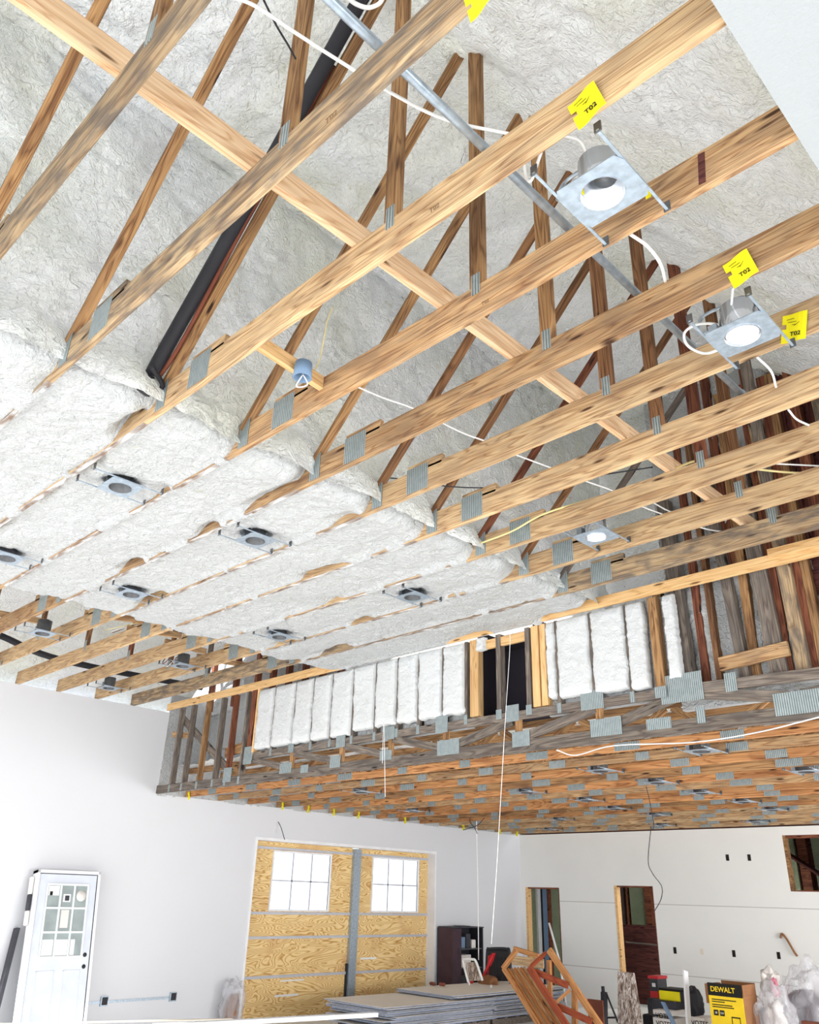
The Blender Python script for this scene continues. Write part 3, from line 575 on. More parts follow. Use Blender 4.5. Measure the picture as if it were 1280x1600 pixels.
# ------------------------------------------------------------ low ceiling trusses
ords = ['first', 'second', 'third', 'fourth', 'fifth', 'sixth', 'seventh', 'eighth', 'ninth', 'tenth', 'eleventh', 'twelfth', 'thirteenth', 'fourteenth', 'fifteenth']
lowY = [7.32 + .61 * j for j in range(15)]
random.seed(11)
chm = ['lowpine', 'orange', 'lowpine', 'amber', 'lowpine', 'orange', 'lowpine', 'lowpine', 'amber', 'lowpine', 'honey', 'orange', 'honey', 'orange', 'honey']
for j, y in enumerate(lowY):
    lab = '%s low ceiling truss counted back from the girder truss' % ords[j] if j < 14 else 'last low ceiling truss, right above the far wall'
    t = thing('floor_truss', (XL, y, ZL), lab, 'truss', 'low ceiling trusses')
    lumber('bottom_chord', (XL, y, ZL + .0445), (2.6, y, ZL + .0445), .038, .089, chm[j], t); lumber('top_chord', (XL, y, ZL + .40), (2.6, y, ZL + .40), .038, .089, 'amber', t)
    off = random.uniform(0, .8); x = XL + .4 + off; k = 0
    while x < 1.5:
        if k % 2 == 0: lumber('web', (x, y, ZL + .09), (x + .45, y, ZL + .36), .034, .07, 'amber', t)
        else: lumber('web', (x, y, ZL + .36), (x + .45, y, ZL + .09), .034, .07, 'amber', t)
        if k % 2 == 0: nailplate((x + random.uniform(-.04, .04), y, ZL + .045), random.choice((.16, .22, .28)), .08, t)
        x += .52; k += 1
    if j % 2 == 0:
        pass
for k, (px, py) in enumerate([(285, 1237), (425, 1250), (480, 1262), (508, 1264), (556, 1270), (630, 1278), (732, 1293), (795, 1297), (822, 1300)]):
    p = at(px, py, 'x', -12.1); yy = min(lowY, key=lambda q: abs(q - p.y)); 
    paper_tag((-12.1 + random.uniform(-.05, .05), yy - .026, 3.235), .065, .125, random.uniform(-20, 20), 'yellow paper tag on a low truss end along the plywood-door wall', '', group='small yellow tags on the low trusses')
lows = [(-3.59, 0), (-5.09, 1), (-5.06, 3), (-7.03, 3), (-6.87, 5), (-5.09, 5), (-7.14, 7), (-5.07, 7), (-5.17, 9), (-7.1, 9), (-9.03, 9), (-6.21, 12), (-7.98, 12), (-10.55, 12), (-10.38, 5), (-9.06, 1), (-3.3, 3), (-3.2, 5)]
labs = ['nearest the girder truss at the right', 'under the dark opening of the stud wall', 'in the middle of the low ceiling', 'left of the ceiling middle', 'in the fifth row, left of the hanging cord', 'in the fifth row, right of the hanging cord', 'in the seventh row, left', 'in the seventh row, right', 'in the ninth row, right', 'in the ninth row, middle', 'in the ninth row, left', 'close to the far wall, right', 'close to the far wall, middle', 'close to the far wall, left', 'above the plywood doors', 'below the foamed stud wall', 'at the right frame edge, nearer', 'at the right frame edge, farther']
for (x, j), lb in zip(lows, labs):
    can_light(x, lowY[j] + .02, lowY[j + 1] - .02, ZL - .02, 'can light in the low ceiling ' + lb, 'can lights in the low ceiling', .95, 'dark')
# low wiring
def wire(pts, r, mat, label, cat='wire', name='wire', top=None):
    P = [at(*p) for p in pts]
    if top: P = [Vector((P[0].x, P[0].y, top))] + P
    return tag(tube(name, P, r, mat, None, 6), label, cat)
z3 = 3.2
wire([(870, 1172, 'z', z3), (900, 1180, 'z', z3), (960, 1165, 'z', z3), (1080, 1160, 'z', z3), (1180, 1145, 'z', z3), (1282, 1120, 'z', z3)], .006, 'whiteplastic', 'white cable stapled across the first low trusses', 'cable', 'cable')
wire([(432, 1252, 'y', 9.2), (430, 1275, 'y', 9.2), (438, 1290, 'y', 9.2), (445, 1312, 'y', 9.2)], .006, 'black', 'black wire hanging above the plywood doors', top=3.26)
wire([(724, 1297, 'y', 12), (745, 1290, 'y', 12), (757, 1278, 'y', 12)], .006, 'black', 'thin dark wire end over the low wall top')
wire([(735, 1285, 'y', 12.3), (742, 1294, 'y', 12.3), (746, 1303, 'y', 12.3)], .006, 'black', 'short dark wire hanging beside the white cord', top=3.26)
wire([(1017, 1296, 'y', 15.8), (1013, 1345, 'y', 15.8), (1020, 1365, 'y', 15.8), (1034, 1385, 'y', 15.8), (1033, 1405, 'y', 15.8), (1022, 1425, 'y', 15.8)], .008, 'darkgrey', 'dark wire hanging beside the wooden-framed doorway', top=3.26)
wire([(1010, 1230, 'y', 10.2), (1015, 1250, 'y', 10.2), (1022, 1290, 'y', 10.2), (1017, 1297, 'y', 10.4)], .005, 'darkgrey', 'wire dangling from the middle of the low ceiling', top=3.26)
wire([(797, 1010, 'y', 6.6), (790, 1120, 'y', 6.6), (783, 1240, 'y', 6.6), (776, 1360, 'y', 6.6), (768, 1475, 'y', 6.6)], .003, 'whiteplastic', 'thin white string hanging from the dark opening', 'string', 'string', top=4.42)
wire([(745, 1303, 'y', 13), (747, 1400, 'y', 13), (748, 1500, 'y', 13)], .009, 'whiteplastic', 'white cord hanging in front of the dark cabinet', 'cord', 'cord', top=3.26)
wire([(600, 1130, 'y', 6.7), (602, 1245, 'y', 6.7)], .003, 'whiteplastic', 'thin white string hanging below the foamed studs', 'string', 'string', top=3.26)
wire([(700, 1288, 'y', 11.5), (760, 1297, 'y', 11.5)], .003, 'black', 'thin dark wire lying along the wall top')

# ------------------------------------------------------------ plywood double door in the left wall
pd = thing('plywood_door', (XL - .2, 11.0, 0), 'tall plywood double door with two gridded windows and a metal centre post', 'door')
xp = XL - .20
gy = lambda px, py: at(px, py, 'x', xp).y
rails = [2.57, 1.55, 1.18, .60]
def ybox(name, y0, y1, z0, z1, dx0, dx1, mt, par=pd): return box(name, (xp + dx0, y0, z0), (xp + dx1, y1, z1), mt, par)
yp0, yp1 = gy(545, 1440), gy(556, 1440)
win = {0: (gy(425, 1375), gy(514, 1375), 1.61, 2.51), 1: (gy(582, 1380), gy(652, 1380), 1.61, 2.52)}
zz = [0.0, .585, 1.17, 1.56, 2.545, 2.68]
for s, (a, c) in enumerate(((8.80, yp0), (yp1, 13.27))):
    for k in range(5):
        z0, z1 = zz[k], zz[k + 1]
        if k == 3:
            w0, w1, wz0, wz1 = win[s]; me = None
            bm = bmesh.new()
            for (p, q, r, u) in ((a, w0, z0, z1), (w1, c, z0, z1), (w0, w1, z0, wz0), (w0, w1, wz1, z1)):
                vs_ = bmesh.ops.create_cube(bm, size=1)['verts']
                for v in vs_: v.co = Vector(((-.02 if v.co.x < 0 else 0), (p if v.co.y < 0 else q) - (a + c) / 2, (r if v.co.z < 0 else u) - (z0 + z1) / 2))
            me = bpy.data.meshes.new('m'); bm.to_mesh(me); bm.free(); put('plywood_panel', me, T((xp, (a + c) / 2, (z0 + z1) / 2)), 'ply', pd)
        else: ybox('plywood_panel', a, c, z0, z1, -.02, 0, 'ply')
    for z in rails: ybox('rail', a, c, z - .02, z + .02, 0, .025, 'sill')
    w0, w1, wz0, wz1 = win[s]
    wf = ybox('window_frame', w0 - .03, w1 + .03, wz1, wz1 + .03, -.02, .02, 'white')
    for args in ((w0 - .03, w1 + .03, wz0 - .03, wz0), (w0 - .03, w0, wz0, wz1), (w1, w1 + .03, wz0, wz1)): ybox('frame_side', *args, -.02, .02, 'white', wf)
    for q in (1, 2): ybox('muntin', w0 + (w1 - w0) * q / 3 - .012, w0 + (w1 - w0) * q / 3 + .012, wz0, wz1, -.01, .01, 'sill', wf)
    ybox('muntin', w0, w1, (wz0 + wz1) / 2 - .012, (wz0 + wz1) / 2 + .012, -.01, .01, 'sill', wf)
    ybox('pane', w0, w1, wz0, wz1, -.03, -.026, 'glass', wf)
ybox('centre_post', yp0, yp1, 0, 2.66, .0, .07, 'galv'); ybox('latch_rod', yp0 - .03, yp0 - .005, .15, .75, .0, .04, 'black')
ybox('tape_strip', 9.6, 10.1, .30, .33, .001, .006, 'white'); ybox('tape_strip', 11.5, 11.9, .80, .83, .001, .006, 'white'); ybox('tape_strip', 9.7, 10.2, .52, .54, .001, .006, 'white')
for k, (lo, hi) in enumerate((((XL - .24, 8.765, 0), (XL + .010, 8.806, 2.71)), ((XL - .24, 13.262, 0), (XL + .011, 13.305, 2.715)), ((XL - .241, 8.76, 2.673), (XL + .013, 13.31, 2.72)))): struct(box('trim_%d' % (k + 5), lo, hi, 'white'), 'white edge of the plywood door opening')
# ------------------------------------------------------------ white door leaning on the tall wall
ld = tag(put('leaning_door', None, T((-11.73, 5.55, 0)) @ rot('Y', -10)), 'white half-glass door in its frame leaning against the tall wall', 'door')
LM = WM[ld.name]
def lb(name, y0, y1, z0, z1, x0, x1, mt, par=ld): return put(name, boxmesh(x1 - x0, y1 - y0, z1 - z0, .002), LM @ T(((x0 + x1) / 2, (y0 + y1) / 2, (z0 + z1) / 2)), mt, par)
lb('slab', -.41, .41, .03, 2.05, -.045, 0, 'doorwhite')
lb('jamb', -.455, -.42, 0, 2.10, -.13, .02, 'white'); lb('jamb', .42, .455, 0, 2.10, -.13, .02, 'white'); lb('head_jamb', -.455, .455, 2.06, 2.10, -.13, .02, 'white')
lb('weather_strip', .411, .419, .03, 2.05, -.04, .004, 'black'); lb('weather_strip', -.41, .41, 2.052, 2.058, -.04, .004, 'darkgrey')
gl_ = lb('glass_lite', -.29, .29, 1.03, 1.92, 0, .006, 'doorglass')
for q in (0, 1, 2, 3):
    y = -.29 + .58 * q / 3; lb('muntin', y - .012, y + .012, 1.03, 1.92, .004, .016, 'white', gl_); z = 1.03 + .89 * q / 3; lb('muntin', -.30, .30, z - .012, z + .012, .004, .016, 'white', gl_)
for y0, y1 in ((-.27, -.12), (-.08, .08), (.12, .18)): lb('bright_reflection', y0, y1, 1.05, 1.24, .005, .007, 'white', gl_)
lb('sticker', -.055, .05, 1.70, 1.80, .006, .009, 'white', gl_); lb('sticker_print', -.03, .03, 1.715, 1.78, .009, .010, 'darkgrey', gl_)
lb('sticker', -.06, .05, 1.38, 1.60, .006, .009, 'boxwhite', gl_); lb('sticker', -.27, -.12, 1.78, 1.90, .006, .008, 'lens', gl_); lb('sticker_print', -.25, -.21, 1.78, 1.83, .008, .010, 'ink', gl_)
lathe('sticker', [(0, .0), (.07, 0), (.07, .002), (0, .002)], (0, 0, 0), 'boxwhite', gl_, 20, LM @ T((.006, .2, 1.78)) @ rot('Y', 90))
for z in (.91, 1.05): lathe('lock_bore', [(0, .0), (.027, 0), (.027, .003), (0, .003)], (0, 0, 0), 'black', ld, 20, LM @ T((.001, .345, z)) @ rot('Y', 90))
for y0, y1 in ((-.30, -.06), (.06, .30)):
    for args in ((y0, y1, .86, .875), (y0, y1, .25, .265), (y0, y0 + .015, .25, .875), (y1 - .015, y1, .25, .875)): lb('panel_moulding', *args, 0, .005, 'doorwhite')
tag(lumber('leaning_board', (-12.02, 4.88, 0), (-12.2, 5.02, 1.35), .10, .05, 'darkgrey', None, up=(0, 1, 0)), 'narrow dark board leaning behind the white door', 'board')
for z0, z1, mt, lab in ((1.42, 1.60, 'boxwhite', 'white packaging scrap on the left edge of the leaning door, lowest'), (1.60, 1.80, 'darkgrey', 'dark packaging scrap on the left edge of the leaning door'), (1.80, 2.02, 'boxwhite', 'white packaging scrap on the left edge of the leaning door, topmost')):
    tag(put('packaging_scrap', boxmesh(.06, .05, z1 - z0, .01), LM @ T((-.08, -.485, (z0 + z1) / 2)), mt), lab, 'packaging')
# outlet boxes with bracket bar
ob = thing('outlet_bracket', (XL, 6.9, .42), 'grey metal outlet bracket bar with two open boxes on the wall', 'electrical box')
box('bracket_bar', (XL, 6.12, .405), (XL + .012, 7.62, .435), 'galv', ob)
for y in (6.46, 7.55):
    q = box('open_box', (XL, y - .055, .37), (XL + .03, y + .055, .49), 'galv', ob); box('box_interior', (XL + .028, y - .04, .385), (XL + .032, y + .045, .48), 'black', q)
# ------------------------------------------------------------ drywall stack on pallets
def sheet(x0, x1, y0, y1, z, rz=0, lab='', mt='gypsum'):
    c = ((x0 + x1) / 2, (y0 + y1) / 2, z)
    t = tag(put('drywall_sheet', None, T(c) @ rot('Z', rz)), lab, 'drywall sheet', 'stacked drywall sheets'); mw = WM[t.name]
    put('face_paper', boxmesh(x1 - x0, y1 - y0, .003), mw @ T((0, 0, .0125)), mt, t); put('core', boxmesh(x1 - x0 - .002, y1 - y0 - .002, .011), mw @ T((0, 0, .0055)), 'gypedge', t)
random.seed(5)
def pallet(x0, x1, y0, y1, z, lab):
    t = thing('pallet', ((x0 + x1) / 2, (y0 + y1) / 2, z), lab, 'pallet', 'pallets under the drywall')
    for x in (x0 + .03, (x0 + x1) / 2, x1 - .03): box('stringer', (x - .02, y0, z), (x + .02, y1, z + .10), 'grey', t)
    n = 7
    for k in range(n): yy = y0 + .05 + (y1 - y0 - .1) * k / (n - 1); box('deck_board', (x0, yy - .05, z + .10), (x1, yy + .05, z + .12), 'grey', t)
pallet(-10.95, -9.72, 9.7, 11.9, 0, 'wooden pallet under the nearer drywall pile'); pallet(-10.95, -9.75, 12.0, 13.9, 0, 'wooden pallet under the farther drywall pile')
z = .125; w9 = ['lowest', 'second', 'third', 'fourth', 'fifth', 'sixth', 'seventh', 'eighth', 'ninth', 'tenth', 'eleventh', 'twelfth', 'thirteenth', 'fourteenth', 'fifteenth', 'sixteenth', 'seventeenth', 'topmost']
for k in range(17):
    sheet(-10.95 + random.uniform(-.12, .05), -9.68 + random.uniform(-.05, .06), 9.5 + random.uniform(-.05, .2), 11.95, z, random.uniform(-1, 1), '%s drywall sheet of the nearer pile by the plywood doors' % w9[min(k, 17)] if k < 16 else 'topmost drywall sheet of the nearer pile by the plywood doors'); z += .0175
z = .125
for k in range(20):
    sheet(-11.0 + random.uniform(-.1, .1), -9.75 + random.uniform(-.05, .05), 12.0 if k < 17 else 10.95 + random.uniform(-.05, .1), 14.0, z + (.012 if k >= 17 else 0), random.uniform(-.8, .8), ('%s drywall sheet of the farther pile before the cabinet' % (w9[k] if k < 17 else ('third from top', 'second from top', 'topmost')[k - 17])), 'gypsum'); z += .0175
# small clutter on the stack
for k, (px, py, mt, lab) in enumerate(((676, 1537, 'brownboard', 'small dark lump at the left of the drywall stack top'), (691, 1538, 'brownboard', 'pinkish lump on the drywall stack top'), (735, 1534, 'red', 'red scrap on the drywall stack below the chairs'))):
    p = at(px, py, 'z', .52); tag(put('scrap', boxmesh(.12, .08, .05, .02), T(p) @ rot('Z', 30 * k), mt), lab, 'scrap')
def blob(name, c, sx, sy, sz, mat, seed, label, cat, rough=.25, parent=None, sub=4, group=None, kind=None):
    bm = bmesh.new(); bmesh.ops.create_icosphere(bm, subdivisions=sub, radius=1)
    for v in bm.verts:
        p = v.co * 2.2 + Vector((seed, seed * 2, 0)); f = 1 + rough * noise.noise(p) + rough * .7 * (1 - abs(noise.noise(p * 2.3)) * 2) * .6
        v.co = Vector((v.co.x * sx * f, v.co.y * sy * f, max(-sz * .8, v.co.z * sz * f)))
    for f in bm.faces: f.smooth = True
    me = bpy.data.meshes.new('m'); bm.to_mesh(me); bm.free(); o = put(name, me, T(c), mat, parent)
    if label: tag(o, label, cat, group, kind)
    return o
p = at(762, 1533, 'z', .53); blob('crumpled_paper_bag', p, .20, .12, .09, 'cardboard', 4, 'crumpled tan paper bag lying on the drywall stack', 'bag')
# wicker seat back
def px3(px, py, y): return at(px, py, 'y', y)
ww = thing('wicker_chair', px3(745, 1540, 12.6), 'small wicker chair back with white frame behind the drywall stack', 'chair')
fr_ = [px3(a, b_, 12.6) for a, b_ in ((732, 1535), (724, 1503), (727, 1499), (738, 1499), (744, 1503), (754, 1532))]
tube('frame', fr_, .022, 'whiteplastic', ww); poly('woven_back', [px3(a, b_, 12.62) for a, b_ in ((733, 1533), (725, 1504), (742, 1503), (752, 1532))], .02, 'mottled', ww)
for dx in (0, .5): tube('leg', [px3(733, 1535, 12.6) + Vector((dx, 0, 0)), px3(733, 1535, 12.6) + Vector((dx, .1, 0)) - Vector((0, 0, .62))], .02, 'whiteplastic', ww, 6, False)
# black plastic chair with slatted back
bc = thing('plastic_chair', px3(778, 1540, 13.5), 'black plastic stacking chair with vertical slits in its back', 'chair')
yb = 13.5; o3 = px3(778, 1512, yb)
def bcq(u, v): return px3(762 + u * (34 + 2 * v), 1483 + v * 50, yb) + Vector((0, -.03 * v, 0))
for q in range(6):
    u0, u1 = q / 6 + .01, (q + 1) / 6 - .02
    poly('back_slat', [bcq(u0, .2), bcq(u1, .2), bcq(u1, 1.0), bcq(u0, 1.0)], .02, 'black', bc)
tube('back_frame', [bcq(0, 1.1), bcq(0, .1), bcq(.1, 0), bcq(.85, 0), bcq(1, .12), bcq(1.05, 1.1)], .03, 'black', bc)
poly('top_rail', [bcq(.02, 0), bcq(.95, 0), bcq(1, .25), bcq(0, .25)], .025, 'black', bc)
sb = bcq(.5, 1.05); box('seat', (sb.x - .25, yb - .5, .42), (sb.x + .25, yb, .46), 'black', bc, .01)
for sx in (-.22, .22):
    for dy in (-.45, -.04): box('leg', (sb.x + sx - .02, yb + dy - .02, 0), (sb.x + sx + .02, yb + dy + .02, .42), 'black', bc)
rc = thing('folding_chair', px3(752, 1540, 13.0), 'red folding chair leaning in front of the black chair', 'chair')
poly('backrest', [px3(a, b_, 13.0) for a, b_ in ((761, 1506), (766, 1492), (773, 1489), (770, 1500), (765, 1510))], .03, 'red', rc)
tube('leg', [px3(771, 1490, 13.0), px3(753, 1530, 13.0), px3(748, 1545, 13.0)], .022, 'red', rc, 8, False); tube('leg', [px3(764, 1494, 13.05), px3(762, 1530, 13.3)], .016, 'red', rc, 8, False)
# cabinet against the left wall
cb = thing('storage_cabinet', (-12.0, 14.1, 0), 'dark plum storage cabinet with one closed door and open shelves', 'cabinet')
xf = -11.85; ca, cc_, cz = at(688, 1452, 'x', -12.15).y, at(755, 1453, 'x', xf).y, at(720, 1450, 'x', xf).z
cm_ = at(720, 1452, 'x', xf).y
box('side_panel', (-12.2, ca, 0), (xf, ca + .02, cz), 'cabinet', cb); box('side_panel', (-12.2, cc_ - .03, 0), (xf, cc_, cz), 'black', cb); box('top_panel', (-12.2, ca, cz), (xf + .02, cc_, cz + .02), 'darkgrey', cb); box('back_panel', (-12.22, ca, 0), (-12.2, cc_, cz), 'black', cb)
dd = box('door', (xf, ca, .03), (xf + .02, cm_, cz - .01), 'cabinet', cb); box('handle', (xf + .02, cm_ - .07, .9), (xf + .035, cm_ - .05, 1.0), 'steel', dd)
for zz_ in (.3, .62, .95): box('shelf', (-12.2, cm_, zz_), (xf - .01, cc_ - .03, zz_ + .02), 'steel', cb)
for k, (f0, z0, w_, h_, mt) in enumerate(((.05, .97, .18, .2, 'blue'), (.4, .97, .14, .26, 'darkgrey'), (.7, .97, .12, .15, 'boxwhite'), (.15, .64, .3, .22, 'boxwhite'), (.1, .32, .4, .2, 'darkgrey'))):
    y = cm_ + f0 * (cc_ - cm_ - .1); tag(box('stored_box', (-12.1, y, z0), (xf - .06, y + w_, z0 + h_), mt, None, .01), ('blue box on the top shelf of the plum cabinet', 'tall dark box on the top shelf of the plum cabinet', 'small white box on the top shelf of the plum cabinet', 'white bin on the middle shelf of the plum cabinet', 'dark box on the low shelf of the plum cabinet')[k], 'box')
tag(box('laptop_tray', (-12.1, ca + .35, cz + .02), (xf - .05, cm_ + .35, cz + .035), 'darkgrey'), 'thin dark tray lying on top of the plum cabinet', 'tray')
# ------------------------------------------------------------ upended slatted bench
bn = thing('slatted_bench', px3(860, 1700, 10.3), 'orange-stained slatted wooden bench standing tipped on its end', 'bench')
def bp(px, py, dy=0): return at(px, py, 'y', 10.3 + dy)
def bl(name, a, c, w_, th, mt): return lumber(name, a, c, th, w_, mt, bn, up=(0, .2, 1) if abs((c - a).x) > 1e9 else (Vector((0, -1, 0)).cross(c - a)))
d1 = (bp(837, 1600) - bp(785, 1515)); e_ = 1.9
def down(p, k=1.75): return p + d1 * k
for k in range(6):
    u = (k + .3) / 6; a = bp(792 + 30 * u, 1514 - 3 * u, .05 + .10 * u); bl('slat', a, down(a), .045, .02, 'amber' if k % 2 else 'stainslat')
a = bp(787, 1513); bl('side_rail', a, down(a), .05, .05, 'stained')
a = bp(827, 1511, .0); bl('side_rail', a, down(a, 1.9), .085, .045, 'redstain')
a = bp(858, 1484, .25); bl('side_rail', a, a + (bp(935, 1598, .25) - a) * 1.45, .085, .045, 'stained')
bl('end_board', bp(786, 1514), bp(807, 1485, .1), .06, .05, 'stained'); bl('end_board', bp(803, 1482, .3), bp(842, 1494, .35), .06, .05, 'stained'); bl('end_board', bp(830, 1510, 0), bp(853, 1489, .25), .045, .04, 'redstain')
bl('end_board', bp(800, 1500, .45), bp(850, 1506, .45), .12, .02, 'honey')
bl('cross_brace', bp(836, 1518, .1), bp(888, 1540, .2), .08, .03, 'redstain'); bl('cross_brace', bp(872, 1572, .1), bp(925, 1597, .2), .08, .03, 'redstain'); bl('cross_brace', bp(868, 1567, .1), bp(891, 1547, .2), .035, .03, 'stained')
bl('leg', bp(858, 1500, .3), bp(860, 1562, .3), .06, .05, 'stained'); bl('leg', bp(898, 1548, .3), bp(899, 1700, .3), .07, .05, 'stained')
tag(box('brown_board', (px3(918, 1563, 11.6).x, 11.6, 0), (px3(941, 1563, 11.6).x, 11.63, px3(930, 1562, 11.6).z), 'brownboard'), 'red-brown board standing behind the slatted bench', 'board')
# white pole behind
tag(tube('white_pole', [px3(858, 1442, 15.6), px3(874, 1500, 15.6), px3(885, 1545, 15.6) - Vector((0, 0, .4))], .022, 'whiteplastic', None, 8, False), 'white pole leaning in front of the narrow doorway', 'pole')
# ------------------------------------------------------------ tool stand, boards and boxes at the far right
ts = thing('tool_stand', px3(946, 1600, 12), 'black metal tool stand with a diagonal brace beside the bench', 'stand')
tube('post', [px3(944, 1550, 12), px3(946, 1660, 12)], .05, 'black', ts, 8, False); tube('knob', [px3(942, 1541, 12), px3(943, 1551, 12)], .025, 'black', ts, 8, False); tube('brace', [px3(948, 1553, 12), px3(966, 1598, 12.1)], .015, 'black', ts, 6, False); tube('brace', [px3(950, 1590, 12), px3(964, 1590, 12)], .014, 'black', ts, 6, False)
x0 = px3(965, 1518, 12.2); x1 = px3(990, 1520, 12.2)
tag(poly('mottled_plank', [x0, x1, px3(1010, 1640, 12.0), px3(966, 1640, 12.0)], .03, 'mottled'), 'weathered plank with peeling white paint standing upright', 'board')
tag(box('dark_tote', (px3(1010, 1560, 13.2).x, 13.2, 0), (px3(1033, 1560, 13.2).x, 13.6, px3(1012, 1560, 13.2).z), 'darkgrey', None, .02), 'dark tote under the red and black toolbox', 'tote')
tb = thing('toolbox', px3(1022, 1560, 13.2), 'red and black toolbox stacked left of the yellow case', 'toolbox')
a = px3(1012, 1524, 13.2); c = px3(1031, 1560, 13.2)
box('lid', (a.x, 13.2, a.z - .04), (c.x, 13.5, a.z), 'red', tb); box('body', (a.x + .02, 13.21, c.z), (c.x - .02, 13.5, a.z - .04), 'darkgrey', tb); box('red_band', (a.x + .02, 13.2, c.z), (c.x, 13.5, c.z + .09), 'red', tb); box('latch', (a.x + .07, 13.19, c.z + .15), (a.x + .12, 13.21, c.z + .2), 'white', tb)
a = px3(1029, 1547, 12.6); c = px3(1067, 1566, 12.6)
yx = thing('yellow_case', ((a.x + c.x) / 2, 12.8, c.z), 'bright yellow case with black end on the white cartons', 'case')
box('shell', (a.x, 12.6, c.z), (c.x - .03, 12.95, a.z), 'yellow', yx, .01); box('lid', (a.x, 12.61, a.z), (c.x, 12.95, a.z + .03), 'ink', yx); box('end_cap', (c.x - .03, 12.6, c.z), (c.x + .02, 12.95, a.z), 'black', yx)
tag(box('black_crate', (px3(1019, 1570, 12.5).x, 12.5, px3(1030, 1579, 12.5).z), (px3(1056, 1570, 12.5).x, 12.9, c.z - .0), 'darkgrey', None, .01), 'dark grey crate under the yellow case', 'crate')
for k, (pa, pb, yv, lab) in enumerate((((1020, 1577), (1050, 1588), 12.3, 'white carton under the dark crate, upper one'), ((1020, 1589), (1054, 1625), 12.3, 'white carton below another white carton'), ((1081, 1589), (1104, 1625), 12.5, 'white carton left of the yellow pressure washer box'))):
    a, c = px3(*pa, yv), px3(*pb, yv)
    t = thing('carton', ((a.x + c.x) / 2, yv + .2, max(0, c.z)), lab, 'box', 'white cartons'); box('shell', (a.x, yv, max(0, c.z)), (c.x, yv + .4, a.z), 'boxwhite', t, .004)
    text('lettering', 'VOTES', .085, T(((a.x + c.x) / 2 + .02, yv - .003, (a.z - .07))) @ rot('X', 90), 'ink', t)
tag(box('dark_tub', (px3(1003, 1585, 12.6).x, 12.6, 0), (px3(1019, 1585, 12.6).x, 13, px3(1010, 1585, 12.6).z), 'black', None, .02), 'black tub beside the peeling plank', 'tub')
tag(lumber('grey_strip', px3(1036, 1566, 12.2), px3(1066, 1625, 12.1), .02, .09, 'blue', None, up=(0, -1, 0)), 'blue-grey strip leaning over the white cartons', 'strip')
tag(lumber('white_plank', px3(1071, 1517, 12.4), px3(1079, 1640, 12.2), .03, .11, 'white', None, up=(0, -1, 0)), 'narrow white plank standing between the cartons', 'board')
blob('black_bag', px3(1084, 1568, 12.9), .13, .12, .2, 'black', 8, 'black bag slumped left of the yellow box', 'bag')
# pressure washer box
yd = 12.0; a = px3(1107, 1552, yd); c = px3(1160, 1552, yd); topz = px3(1130, 1537, yd).z
pb_ = thing('pressure_washer_box', ((a.x + c.x) / 2, yd + .2, 0), 'yellow and black cardboard tool box with a machine pictured on it', 'box')
box('carton', (a.x, yd, .0), (c.x, yd + .42, topz - .13), 'boxyellow', pb_, .003); box('side_flap', (a.x - .05, yd + .02, topz - .25), (a.x, yd + .40, topz - .02), 'cardboard', pb_)
box('black_band', (a.x, yd - .004, topz - .15), (c.x, yd + .0, topz), 'ink', pb_); box('back_flap', (a.x, yd + .42, topz - .15), (c.x, yd + .425, topz + .01), 'cardboard', pb_); box('side_flap', (c.x - .004, yd + .02, topz - .15), (c.x, yd + .42, topz), 'cardboard', pb_); box('corrugated_side', (c.x, yd + .003, 0), (c.x + .006, yd + .42, topz - .13), 'cardboard', pb_)
text('brand_lettering', 'DEWALT', .085, T((a.x + .21, yd - .006, topz - .075)) @ rot('X', 90), 'boxyellow', pb_)
for k, (wd, zz_) in enumerate(((.34, .20), (.18, .225), (.28, .26), (.30, .285))): box('printed_line', (a.x + .04, yd - .002, topz - zz_), (a.x + .04 + wd, yd, topz - zz_ + .012), 'ink', pb_)
for k in (0, 1):
    s_ = box('printed_square', (a.x + .05 + k * .085, yd - .003, topz - .38), (a.x + .115 + k * .085, yd, topz - .315), 'ink', pb_)
    text('printed_number', ('3.1', '2.3')[k] if False else ('18', '5.0')[k], .035, T((a.x + .082 + k * .085, yd - .0045, topz - .348)) @ rot('X', 90), 'boxwhite', s_)
pc = box('printed_machine', (a.x + .27, yd - .003, topz - .58), (a.x + .42, yd, topz - .50), 'ink', pb_)
for lo, hi in (((.29, .50), (.30, .38)), ((.40, .50), (.41, .38)), ((.29, .39), (.41, .375))): box('printed_handle', (a.x + lo[0], yd - .003, topz - lo[1]), (a.x + hi[0], yd, topz - hi[1]), 'ink', pc)
# bucket and bags
q = px3(1178, 1574, 13); bk = thing('bucket', (q.x, 13.0, 0), 'dark grey bucket with a raised wire handle', 'bucket')
lathe('pail', [(0, .02), (.10, .02), (.15, q.z), (.16, q.z), (.16, q.z - .03), (.155, q.z - .03), (.11, 0), (0, 0)], (q.x, 13.0, 0), 'darkgrey', bk)
tube('handle', [Vector((q.x + .15 * math.cos(t_), 13.0, q.z + .16 * math.sin(t_))) for t_ in [math.pi * k / 8 for k in range(9)]], .006, 'steel', bk)
blob('plastic_bag', px3(1213, 1590, 12.4), .22, .2, .36, 'film', 1.3, 'clear plastic bag bulging in front of the far wall', 'bag', .45)
blob('plastic_bag', px3(1213, 1598, 12.5), .11, .12, .24, 'boxwhite', 4.3, 'white plastic bag stuffed inside the clear one', 'bag', .5)
blob('white_bag', px3(1206, 1541, 12.9), .11, .10, .17, 'boxwhite', 2.7, 'crumpled white and pink bag on top of the plastic bags', 'bag', .6); blob('pink_wrap', px3(1211, 1545, 12.75), .05, .05, .12, 'pink', 9, 'pink wrapping showing in the crumpled white bag', 'wrapping', .4)
